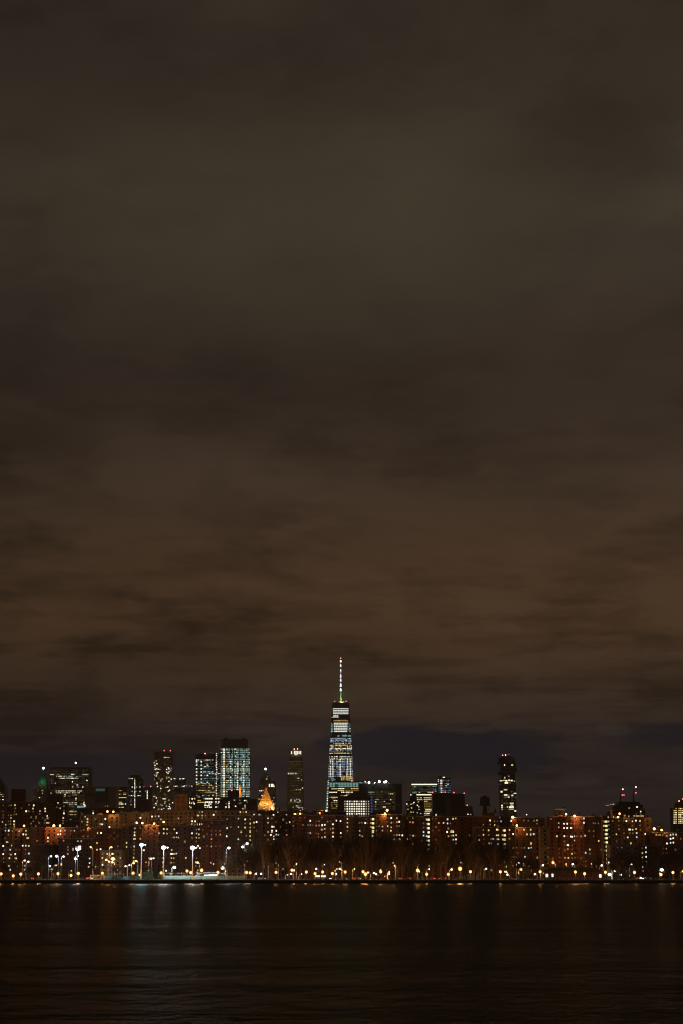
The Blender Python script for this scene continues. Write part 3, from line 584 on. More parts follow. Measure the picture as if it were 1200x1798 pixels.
def sub(name, mb): return link(name, mb.mesh(name, tw.off), mast)
m = MB(); m.tube((kk, cy, sp_z - 2), (kk, cy, tz(1213.5)), 3.1, 1.7, MAT['steel'], 8); sub('spire_foot', m)
m = MB(); m.tube((kk, cy, tz(1213.5)), (kk, cy, tz(1153.5)), 1.4, .6, MAT['steel'], 8); sub('spire_shaft', m)
m = MB(); m.tube((kk, cy, sp_z + .5), (kk, cy, sp_z + 3), 13, 13, MAT['steel'], 16); sub('ring', m)
for y0, y1, r0, r1, c, s_ in ((1212, 1206, 2.6, 1.2, (.95, 1, 1), 6), (1204, 1198, 2.5, 1.2, (.95, .97, 1), 6), (1195, 1190, 2.1, 1.3, (.95, .95, 1), 5), (1188, 1182.5, 2, 1.2, (.95, .9, 1), 5), (1181, 1178, 1.3, 1.1, (1, .6, .75), 2), (1177.3, 1173, 2, .9, (.95, .95, 1), 5), (1169, 1164, 2.1, .8, (.95, .95, 1), 5), (1161, 1157.5, 2.2, 1.8, (1, .97, 1), 7), (1155, 1153, 1.5, 1.5, (1, .35, .2), 6)):
    m = MB(); m.tube((kk, cy, tz(y0)), (kk, cy, tz(y1)), r0 * .95, r1 * .9, glowm(c, s_ * .3), 8); sub('spire_light', m)
for z_, c, e_ in ((sp_z + 6, (1, .8, .3), 30000), (sp_z + 18, (.15, 1, .35), 26000)): point(mast, (x0_ - tw.off[0] + 4, cy - 16 - tw.off[1], z_ - tw.off[2]), c, e_, 1)
redlight(588, 1231.5, Y0 - 18, 'tiny red light on the left roof corner of the tallest tower', 2.5); redlight(608.3, 1231.5, Y0 - 18, 'tiny red light on the right roof corner of the tallest tower', 2.5)
# block in front of its foot
b = Bld('office_block', 'office block with a wide turquoise glowing top and yellow floors at the tallest tower foot', 577.5, 630.5, 1372.5, 4500, MAT['black'], 44)
for j in range(3): b.band(578.5, 630, 1375.3 + j * 2.8, 'T', 2.5, 5, 0, 'TTt', rn)
for xa, xb, yy, c in ((582, 593, 1385, 'Y'), (594, 605, 1384.7, 'W'), (616, 630, 1384.7, 'Y'), (606, 614, 1385, 'o'), (593, 605, 1388, 'Y'), (607, 630, 1388, 'y'), (578, 592.5, 1391.2, 'W'), (599, 620, 1391, 'W'), (608, 620, 1394.3, 'y'), (598, 608, 1397, 'Y'), (608, 617, 1396.5, 'W'), (578, 604, 1400, 'Y'), (583, 588, 1402.5, 'y'), (586, 593, 1405.8, 'W'), (581, 595, 1409, 'y'), (581, 593, 1412.3, 'y'), (582, 585, 1415.5, 'y'), (590, 593, 1415.5, 'w'), (582, 592, 1419, 'y'), (581, 584, 1425.5, 'c'), (588, 592, 1430, 'y'), (596, 598, 1429.5, 'W')):
    b.band(xa, xb, yy, c, 1.9, 3, .05, c + c.lower(), rn)
b.finish()
b = Bld('office_block', 'low building strip with turquoise edge behind the big black block', 630.5, 652, 1372.2, 4520, MAT['black'], 30); b.band(631, 651, 1374.3, 'T', 2.3, 4.5, 0, 'Tt', rn); b.finish()
b = Bld('data_centre', 'dark block with a dense square grid of white windows below the tallest tower', 593.5, 650, 1399, 3500, MAT['black'], 30)
m = MB(); a, c_ = b.X(606), b.X(649); q = b.X(616); q2 = b.X(642); m.prism([(a, b.Y), (c_, b.Y), (c_, b.Y + 28), (a, b.Y + 28)], b.z1 + .6, b.Z(1393.5), MAT['black'], [(q, b.Y + 2), (q2, b.Y + 2), (q2, b.Y + 24), (q, b.Y + 24)]); b.part('roof', m)
for r_, y in enumerate((1407.3, 1411.7, 1416, 1420.3, 1424.7, 1429, 1432.8)):
    for c_ in range(11):
        x = 606 + c_ * 4.15; code = 'W' if 0 < c_ < 9 else 'w'
        if rn.random() < .12: code = 'w'
        if r_ == 6: code = 'w' if rn.random() < .7 else 'c'
        b.lit(x, y, code, 2.9 if code == 'W' else 2.2, 2.6 if r_ < 6 else 1.5)
b.finish()
b = Bld('blue_lit_wall', 'narrow deep blue lit wall strip right of the white window grid', 650.2, 655.3, 1397, 3480, MAT['blue'], 12)  # wall in blue light: the light is put into its colour and panes
for y in range(1400, 1430, 5): b.lit(652.8, y, 'b', 3.4, 3.6)
b.finish()
b = Bld('office_block', 'big plain black block with bright floodlights along its roof edge', 630.5, 706, 1376, 3700, MAT['black'], 60, sections=[(630.5, 696, 0), (696, 706, 4)])
for y in range(1389, 1424, 3): b.band(645, 695, y, 'D', .7, 7, .25, None, rn)
for xa, xb, yy, c in ((647, 657, 1391, 'T'), (682, 691, 1394, 'Y'), (681, 684, 1393.7, 'y'), (659.5, 665.5, 1403.8, 'w'), (678, 686, 1410.7, 'y'), (672.5, 678, 1417, 'W')): b.band(xa, xb, yy, c, 1.6, 2.6, .05, None, rn)
for q in '686.5,1404,W 660,1408,W 675.3,1407.3,w 660,1412,c 660,1416,c 660,1421,c 670.7,1390,c 652,1394,c'.split():
    u, v, c_ = q.split(','); b.lit(float(u), float(v), c_, 2.4, 2)
b.finish()
for x, y, s_, lab in ((648.3, 1374.2, 2.2, 'leftmost bright floodlight on the big black block roof'), (658.3, 1374.4, 1, 'small faint floodlight, second from the left on the big black block roof'), (666.3, 1372.3, 2.4, 'third floodlight from the left on the big black block roof'), (675, 1373.4, 1.8, 'fourth floodlight, close left of the last one on the big black block'), (678, 1372.5, 2.4, 'rightmost bright floodlight on the big black block roof')):
    X_, Z_ = W(x, y, 3690); o = thing('roof_floodlight', (X_, 3690, W(600, 1376, 3700)[1]), lab, 'floodlight', 'floodlights on the black block roof')
    m = MB(); h_ = Z_ - o.location.z; m.tube((0, 0, 0), (0, 0, h_), .25, .25, MAT['iron'], 5); link('post', m.mesh('post'), o); m = MB(); m.ball((0, 0, h_), s_ * .85, glowm((.92, 1, .92), 12)); link('lamp_head', m.mesh('lamp_head'), o)
redlight(641.7, 1372.6, 3690, 'pink-red light at the left end of the black block roof', 6, (1, .3, .3)); redlight(618.3, 1371.3, 4480, 'red light above the turquoise band at the tallest tower foot', 4)
# banded building
b = Bld('office_block', 'banded office block with a bright white roof line and yellow lower floors', 723, 770, 1376.3, 3900, MAT['navy'], 40)
b.box('roof_light_strip', 723, 768, 1378.4, 1376.4, -.7, -.1, WMAT['W']); b.box('terrace_light_strip', 731, 758, 1396.4, 1394.5, -1.2, -.8, WMAT['W']); b.box('lower_front', 731, 760, 1434, 1396.4, -.7, -.05, MAT['black'])
for yy in (1381, 1384, 1387, 1390): b.band(724, 767, yy, 't', 1.2, 4, .15, 'tDTy', rn)
for xa, xb, yy, c in ((727, 731, 1381.3, 'C'), (724, 732, 1392, 'T'), (733, 738, 1391.4, 'Y'), (751, 760, 1391, 'Y')): b.band(xa, xb, yy, c, 1.8, 2.6, .05, None, rn)
def lowband(xa, xb, yy, c, h=1.8, ms=.04):
    n = len(b.wins); b.band(xa, xb, yy, c, h, 3, ms, c + c.lower(), rn)
    for i in range(n, len(b.wins)): q = b.wins[i]; b.wins[i] = (q[0], b.Y - .75) + q[2:]
for xa, xb, yy, c in ((732, 759.5, 1400.8, 'Y'), (732, 759.5, 1404, 'Y'), (745, 751, 1407, 'Y'), (744, 760, 1410, 'y'), (744, 760, 1413.2, 'y'), (744, 760, 1416.3, 'y'), (744, 760, 1419.3, 'y'), (744, 759.5, 1422, 'W'), (743, 759.5, 1425.2, 'Y'), (743, 755, 1428.4, 'W'), (743, 755, 1431.7, 'Y')): lowband(xa, xb, yy, c)
b.finish()
b = Bld('glass_tower', 'dark blue glass tower peeking over the banded office block', 768, 792.5, 1366, 4300, MAT['navy'], 34)
b.box('upper_tier', 772, 783, 1366, 1362.7, 2, 20, MAT['black']); b.lit(779.8, 1365, 'W', 4.5, 2.2)
for y in range(1370, 1392, 3): b.band(769, 792, y, 'n', 1.3, 3, .25, 'NnN', rn); b.lit(775.3, y, rn.choice('WwW'), 3.8, 1.9)
for q in '770,1369,C 770,1372,C 783.3,1379.3,W 787,1377.5,C'.split():
    u, v, c_ = q.split(','); b.lit(float(u), float(v), c_, 2.2, 2)
b.finish()
b = Bld('stepped_block', 'black stepped block with a scatter of white windows left of the banded office block', 714, 745, 1407, 3000, MAT['black'], 24)
b.box('upper_tier', 720.5, 732, 1407, 1394, 2, 20, MAT['black'])
for q in '714.7,1411.7,W 721.7,1395.7,W 727.3,1409,W 725.7,1411,w 722,1412,Y 723,1418.7,Y 716.7,1421,w 722,1426,Y 726,1426,w 733.3,1414,W 735.7,1416.7,Y 736,1421.3,w 733,1427,w 739,1428.4,w 733.3,1432.7,W 717,1415,y 735,1408,w'.split():
    u, v, c_ = q.split(','); b.lit(float(u), float(v), c_, 2.3, 2)
b.finish()
b = Bld('power_station', 'black windowless bulk with four red lights along its roof', 760, 816.5, 1394, 3000, MAT['black'], 40, sections=[(760, 783, 0), (783, 793, -5), (793, 816.5, 2)])
m = MB(); m.tube((b.X(786), b.Y - 8, b.Z(1434)), (b.X(786), b.Y - 8, b.Z(1398)), 4.6, 4.6, MAT['wood'], 14); b.part('stack', m); fins(b, 14, MAT['dark'], .8, .6); b.lit(766, 1431, 'C', 3, 4); b.finish()
for x, y, n_ in ((760, 1391.3, 'first'), (782, 1390.8, 'second'), (797.3, 1391.4, 'third'), (815.5, 1392.8, 'last')): redlight(x, y, 2998, n_ + ' red light from the left on the black windowless bulk', 5)
b = Bld('glass_block', 'small tapering dark glass block with a red light between black bulk and water tower', 817, 830, 1416, 4000, MAT['navy'], 24)
for q in '822,1429.7,W 826.7,1430,w 820,1433,c'.split():
    u, v, c_ = q.split(','); b.lit(float(u), float(v), c_, 2.4, 1.8)
m = MB(); a, c_ = b.x1, b.X(833); m.prism([(a, b.Y), (c_, b.Y), (c_, b.Y + 24), (a, b.Y + 24)], G, b.z1, MAT['navy'], [(a, b.Y), (a + .5, b.Y), (a + .5, b.Y + 24), (a, b.Y + 24)]); b.part('sloping_side', m)
b.finish(); redlight(820.7, 1413.8, 3990, 'red light on the small tapering glass block', 5)
# stacked-box tower
b = Bld('stacked_tower', 'slim dark tower of stacked, shifted glass boxes right of the water tower', 878.5, 907, 1394, 4400, MAT['navy'], 34)
lv = [(1394, 1384, 878, 907, 0), (1384, 1378.5, 878, 907.5, -3), (1378.5, 1375, 883, 907, 1), (1375, 1369, 877, 907, -4), (1369, 1360, 882, 906, 2), (1360, 1354.5, 876.5, 906.5, -3), (1354.5, 1347, 881, 909.5, 1), (1347, 1341.5, 881.5, 908, -2), (1341.5, 1336, 876, 907, -4), (1336, 1330.5, 877.5, 905.5, 0)]
for j, (ya, yb, xa, xb, d) in enumerate(lv): b.box('glass_box', xa, xb, ya - .15, yb + .35, 4 + d, 30 + d, MAT['navy']); b.box('balcony_slab', xa - .3, xb + .3, yb + .35, yb, 3.4 + d, 30.5 + d, MAT['concrete'])
b.box('roof_plant', 883, 900, 1330.5, 1327, 8, 24, MAT['black'])
def sw_(px, py, c, w=2.6, h=2.2):
    d = next((q[4] for q in lv if q[1] <= py <= q[0]), -4); b.lit(px, py, c, w, h, y=b.Y + 4 + d - .05)
for q in '886.5,1343,W,2,3.6 899.7,1343.3,Y,4,3 894,1362.7,w,2,2 887,1365.3,Y,2.2,3.5 880,1371,W,5,1.6 885,1370.4,Y,5,2 889.5,1371,W,4,3 894.3,1370,W,3,3 898.7,1370.5,W,4,2.6 903.5,1371.7,w,3,1.6 908,1371.8,y,1.5,1.3 889.5,1374.7,W,7,3 896,1374.5,y,3,2 888.3,1386.5,Y,7,2.6 881.3,1390,W,3.6,3.4 905,1393.3,W,5,2.6 901.8,1393.3,R,1.6,2.2 899.3,1390,c,2,2 888.3,1396,W,7,2.6 894,1396,y,3,2 900,1396.7,W,4,2.6 889,1399.7,y,8,2 893,1399.7,W,4,2.6 899,1410.5,Y,8,2.6 899,1413.7,C,6,2 898.5,1417.3,W,9.5,3.4 891.5,1417,Y,3,2.5 899.5,1421,Y,7,2 894.5,1421,C,1.8,1.5 881.8,1414.5,W,3.4,3 881.8,1417.7,W,2.5,2 882,1421,Y,2.4,2.6 905,1424,W,4,2.6 885.7,1410.7,y,2,2.5 890.6,1410.5,y,2,2 907.5,1400,c,1.8,2'.split():
    u, v, c_, w_, h_ = q.split(',')
    if float(v) < 1394: sw_(float(u), float(v), c_, float(w_), float(h_))
    else: b.lit(min(906, float(u)), float(v), c_, float(w_), float(h_))
for y in range(1397, 1434, 3): b.band(879.5, 906, y, 'D', .6, 4.5, .45, 'DDt', rn)
b.finish()
redlight(883, 1326, 4405, 'left red light on the stacked-box tower roof', 4, (1, .3, .25)); redlight(888, 1325.7, 4405, 'pinkish white roof light, right of the red one on the stacked-box tower', 5, (1, .7, .7)); redlight(894, 1324.5, 4410, 'dim red light at the crane tip over the stacked-box tower', .8)
# domed hospital-like block with two masts
b = Bld('setback_block', 'broad dark setback block with two tall masts on its roof', 1081, 1133.5, 1422, 2400, MAT['dark'], 44)
b.box('middle_tier', 1084, 1131.5, 1422, 1413, 4, 38, MAT['dark']); b.box('upper_tier', 1089.5, 1126, 1413, 1408, 7, 34, MAT['black']); b.box('top_tier', 1091, 1121, 1408, 1407, 10, 30, MAT['dark']); b.box('west_wing', 1072.5, 1084, 1434, 1424, 6, 30, MAT['dark'])
def mast_(px, ptop, nm):
    m = MB(); x = b.X(px); m.tube((x, b.Y + 15, b.Z(1408)), (x, b.Y + 15, b.Z((ptop + 1408) / 2)), 1.0, .7, MAT['iron'], 5); m.tube((x, b.Y + 15, b.Z((ptop + 1408) / 2)), (x, b.Y + 15, b.Z(ptop)), .45, .3, MAT['iron'], 5)
    return b.part('mast', m)
mast_(1093.8, 1387, 'l'); mast_(1117, 1383.5, 'r')
for q in '1119.7,1416.8,W,3.4,2.6 1106,1418.7,w,2.5,2 1125.3,1425,W,2.4,2.6 1125.7,1429.5,y,2,2 1117.5,1429,o,3,2 1097.3,1432,R,4,3.4 1104.5,1433,w,2.4,2 1114,1432.6,w,3,2 1078.7,1434.6,W,2.6,3.5 1081.5,1435,w,2,2'.split():
    u, v, c_, w_, h_ = q.split(','); b.lit(float(u), float(v), c_, float(w_), float(h_), y=b.Y - .05 if float(v) > 1422 else b.Y + 3.9)
b.band(1116.5, 1131, 1432.8, 'Y', 1.8, 3.2, 0, 'YO', rn); b.finish()
redlight(1094, 1385.8, 2412, 'pinkish white lamp at the tip of the left roof mast', 6, (1, .65, .65)); redlight(1093, 1396, 2412, 'left red lamp of the pair halfway up the left roof mast', 4); redlight(1096, 1396, 2412, 'right red lamp of the pair halfway up the left roof mast', 4)
redlight(1117, 1382, 2412, 'pinkish white lamp at the tip of the right, taller roof mast', 7, (1, .65, .7)); redlight(1117, 1392.2, 2412, 'red lamp halfway up the right roof mast', 4)
b = Bld('office_tower', 'tower with dense rows of yellow-white windows at the right edge', 1182, 1214, 1418.5, 4000, MAT['black'], 36)
b.box('upper_tier', 1189, 1214, 1418.5, 1409.5, 4, 30, MAT['dark']); b.box('top_tier', 1194, 1214, 1409.5, 1403.5, 6, 26, MAT['dark'])
for j, y in enumerate((1419.8, 1423.3, 1426.6, 1429.8, 1432.9, 1435.8, 1439, 1442, 1445.2)):
    b.band(1182.8, 1189, y, 'Y' if j else 'O', 1.9, 3, .08, 'WY', rn); b.band(1191, 1214, y, 'Y' if j else 'O', 1.9, 3, .1, 'WYW', rn)
b.lit(1190, 1457, 'y', 2, 1.8); b.finish(); redlight(1192.7, 1406.5, 3990, 'orange-red light on the tower at the right edge, lower of two', 5, (1, .5, .3)); redlight(1199, 1403, 3990, 'red light on the tower at the right edge, upper of two', 5)
redlight(925, 1430.4, 1300, 'single red light on the housing roof right of the stacked-box tower', 6, (1, .25, .25))
# ================================================================ HOUSING BLOCKS ON THE FAR BANK
# label, x0, x1, roof line, distance, brick, chance of a faint window, front sections
HB = [
 ('brown housing slab, farthest left of the back row, with a yellow-lit window column', -14, 41, 1409, 1650, 'brown', .10, [(-14, 16, 2), (16, 30, 0), (30, 41, 3)]),
 ('square dark brick tower standing above the leftmost housing slab', 20, 41, 1386, 1800, 'red', 0, None),
 ('dark red housing slab between the leftmost slab and the green pointed tower', 41, 84, 1408.5, 1640, 'red', .07, [(41, 52, 0), (52, 62, 5), (62, 84, 1)]),
 ('plain dark red brick mass in front of the wide office slab', 84, 107, 1397, 2000, 'red', 0, None),
 ('dark red housing slab in front of the wide office slab, lamps near its foot', 84, 114, 1413, 1620, 'red', .06, [(84, 97, 0), (97, 114, 3)]),
 ('low dark housing slab in the gap under the wide office slab', 114, 140, 1441, 1560, 'brown', .05, None),
 ('tan lit housing slab with rows of small dark windows, left of centre-left', 139.5, 209, 1431.5, 1450, 'tan', .05, [(139.5, 147, 2), (147, 190, 0), (190, 209, 2)]),
 ('reddish housing slab rising just behind the left tan slab', 141, 208, 1419, 1600, 'red', .04, None),
 ('tan housing slab below the dotted glass tower', 208, 262, 1427, 1480, 'tan', .05, [(208, 222, 0), (222, 250, 3), (250, 262, 0)]),
 ('long tan housing slab below the rippled apartment tower', 258, 322, 1424, 1500, 'tan', .05, [(258, 284, 0), (284, 300, 3), (300, 322, 0)]),
 ('long tan housing slab below the blue-green glass tower', 322, 395, 1423.5, 1460, 'tan', .05, [(322, 340, 0), (340, 358, 3), (358, 395, 1)]),
 ('tan housing slab under the brightest tower, roof just below the stepped block', 395, 450, 1424, 1440, 'tan', .06, [(395, 420, 1), (420, 450, 0)]),
 ('brown housing slab under the golden pyramid', 450, 486, 1424, 1500, 'brown', .06, None),
 ('brown housing slab under the olive stone tower', 486, 541, 1424.5, 1480, 'brown', .08, [(486, 515, 0), (515, 541, 3)]),
 ('dark low roof block left of the tallest tower foot', 540, 572, 1427.5, 1500, 'dark', .04, None),
 ('dark brick block with rooftop bulkhead at the tallest tower foot', 556, 607, 1425.5, 1560, 'dark', .04, None),
 ('long dark housing slab with an orange-lit sill behind its lamps, far left middle row', 54, 152, 1454, 1330, 'red', .06, [(54, 80, 0), (80, 112, 4), (112, 152, 1)]),
 ('left front housing slab full of small lit windows above the park', -14, 56, 1456, 1180, 'brown', .10, [(-14, 8, 2), (8, 22, 0), (22, 40, 3), (40, 56, 0)]),
 ('dark front housing slab behind the bare tree at the left', 56, 106, 1484, 1200, 'dark', .03, [(56, 80, 0), (80, 106, 3)]),
 ('nearly black front block behind the blue-white court lights', 104, 158, 1473, 1190, 'dark', .02, [(104, 130, 0), (130, 158, 3)]),
 ('dark red housing slab behind the left park road', 152, 216, 1455, 1300, 'red', .07, [(152, 172, 0), (172, 190, 3), (190, 216, 0)]),
 ('low tan front block glowing orange at street lamps left of the floodlights', 176, 214, 1494, 1170, 'tan', .03, [(176, 200, 1), (200, 214, 0)]),
 ('tall housing slab behind the left and middle floodlights', 213, 296, 1449.5, 1240, 'brown', .07, [(213, 232, 2), (232, 250, 0), (250, 280, 4), (280, 296, 0)]),
 ('tall housing slab behind the right floodlight', 296, 354, 1450, 1230, 'brown', .07, [(296, 312, 3), (312, 330, 0), (330, 354, 4)]),
 ('glowing dark red housing slab right of the three floodlights', 353, 396, 1441, 1225, 'red', .09, [(353, 368, 0), (368, 396, 2)]),
 ('brown housing slab with big yellow windows down its middle, right of the dark red slab', 394, 448, 1432.5, 1200, 'brown', .06, [(394, 412, 3), (412, 428, 0), (428, 448, 2)]),
 ('brown housing slab with a scattered white window column below the golden pyramid', 447, 481, 1433, 1205, 'brown', .09, [(447, 462, 0), (462, 481, 3)]),
 ('brown-red housing slab between the golden pyramid slab and the red slabs', 480, 515, 1433.5, 1260, 'brown', .06, [(480, 500, 2), (500, 515, 0)]),
 ('red housing slab with few lights behind the tallest grove trees', 513, 542, 1431, 1240, 'red', .04, None),
 ('red housing slab with coloured windows below the tallest tower', 541, 606, 1432, 1220, 'red', .08, [(541, 560, 3), (560, 590, 0), (590, 606, 3)]),
 ('brown housing slab below the white window grid block', 604, 650, 1434.5, 1215, 'brown', .06, [(604, 624, 0), (624, 640, 3), (640, 650, 1)]),
 ('narrow dark stair shaft with a lit yellow window per floor, left of two near centre', 649.5, 660.5, 1433, 1200, 'dark', 0, None),
 ('tan-brown housing slab below the big black block', 660, 709, 1431, 1210, 'brown', .10, [(660, 680, 1), (680, 700, 0), (700, 709, 3)]),
 ('brown housing slab left of the brightest lit stair column', 708, 748, 1434, 1225, 'brown', .06, [(708, 728, 0), (728, 748, 3)]),
 ('narrow dark stair shaft with the brightest column of square yellow windows', 747.5, 759, 1433, 1195, 'dark', 0, None),
 ('dark red housing slab below the black windowless bulk', 758, 806, 1434, 1215, 'red', .05, [(758, 775, 0), (775, 790, 3), (790, 806, 1)]),
 ('dark housing slab between the black bulk and the water tower', 805, 834, 1434, 1240, 'red', .03, None),
 ('brown housing slab below the big water tower', 833, 881, 1453, 1190, 'brown', .06, [(833, 850, 0), (850, 870, 3), (870, 881, 0)]),
 ('back housing slab under the water tower pedestal', 832, 898, 1433.5, 1400, 'red', .07, [(832, 862, 0), (862, 898, 3)]),
 ('narrow dark stair shaft with the yellow windows below the stacked-box tower', 880.5, 892.5, 1453, 1175, 'dark', 0, None),
 ('back housing slab right of the stacked-box tower', 897, 958, 1436.5, 1380, 'red', .06, [(897, 925, 0), (925, 958, 3)]),
 ('brown front housing slab below the stacked-box tower', 892, 949, 1454, 1185, 'brown', .09, [(892, 905, 0), (905, 925, 3), (925, 949, 1)]),
 ('pale edged narrow housing wing with dark windows left of the pavilion', 948, 966, 1453, 1180, 'tan', .02, None),
 ('dark red housing slab with rooftop machine house above the pavilion', 965, 1027, 1434.5, 1215, 'red', .07, [(965, 985, 2), (985, 1008, 0), (1008, 1027, 3)]),
 ('brown housing slab between the machine house slab and the right stair shaft', 1026, 1060, 1434, 1225, 'brown', .06, [(1026, 1045, 0), (1045, 1060, 3)]),
 ('narrow dark stair shaft with square yellow windows, rightmost', 1059, 1073, 1433, 1195, 'dark', 0, None),
 ('brown housing slab under the setback block with masts', 1072, 1132, 1437, 1330, 'brown', .09, [(1072, 1095, 0), (1095, 1115, 3), (1115, 1132, 0)]),
 ('tan edged narrow housing wing right of the setback block', 1130, 1145, 1437, 1345, 'tan', .05, None),
 ('grey-violet low front slab behind the big bare tree at the right', 1072, 1124, 1484, 1160, 'grey', .05, [(1072, 1090, 0), (1090, 1124, 2)]),
 ('front slab with two lit window columns right of the big bare tree', 1123, 1150, 1485, 1155, 'dark', .02, None),
 ('dark low roofed slab under the bright orange roof lamp at the right', 1143, 1216, 1463, 1330, 'dark', .06, [(1143, 1165, 0), (1165, 1190, 3), (1190, 1216, 0)]),
 ('front brown slab in the lower right corner of the housing', 1149, 1216, 1486, 1165, 'brown', .05, [(1149, 1170, 0), (1170, 1216, 3)]),
]
blocks = []
for lab, x0, x1, top, Y, mk, pd, secs in HB:
    nm = 'stair_tower' if 'stair shaft' in lab else 'housing_block'
    gz = G
    b = Bld(nm, lab, x0, x1, top, Y, MAT[mk], 16 if nm == 'housing_block' else 9, 'building', 'brick housing blocks along the far bank', secs); b.pd = pd; b.top_ = top; b.nm = nm
    blocks.append(b)
def front_block(px, py):
    c = [b for b in blocks if b.px0 <= px <= b.px1 and py >= b.top_ + 1.5 and (b.px1 - b.px0) > 0]
    return min(c, key=lambda q: q.Y) if c else None
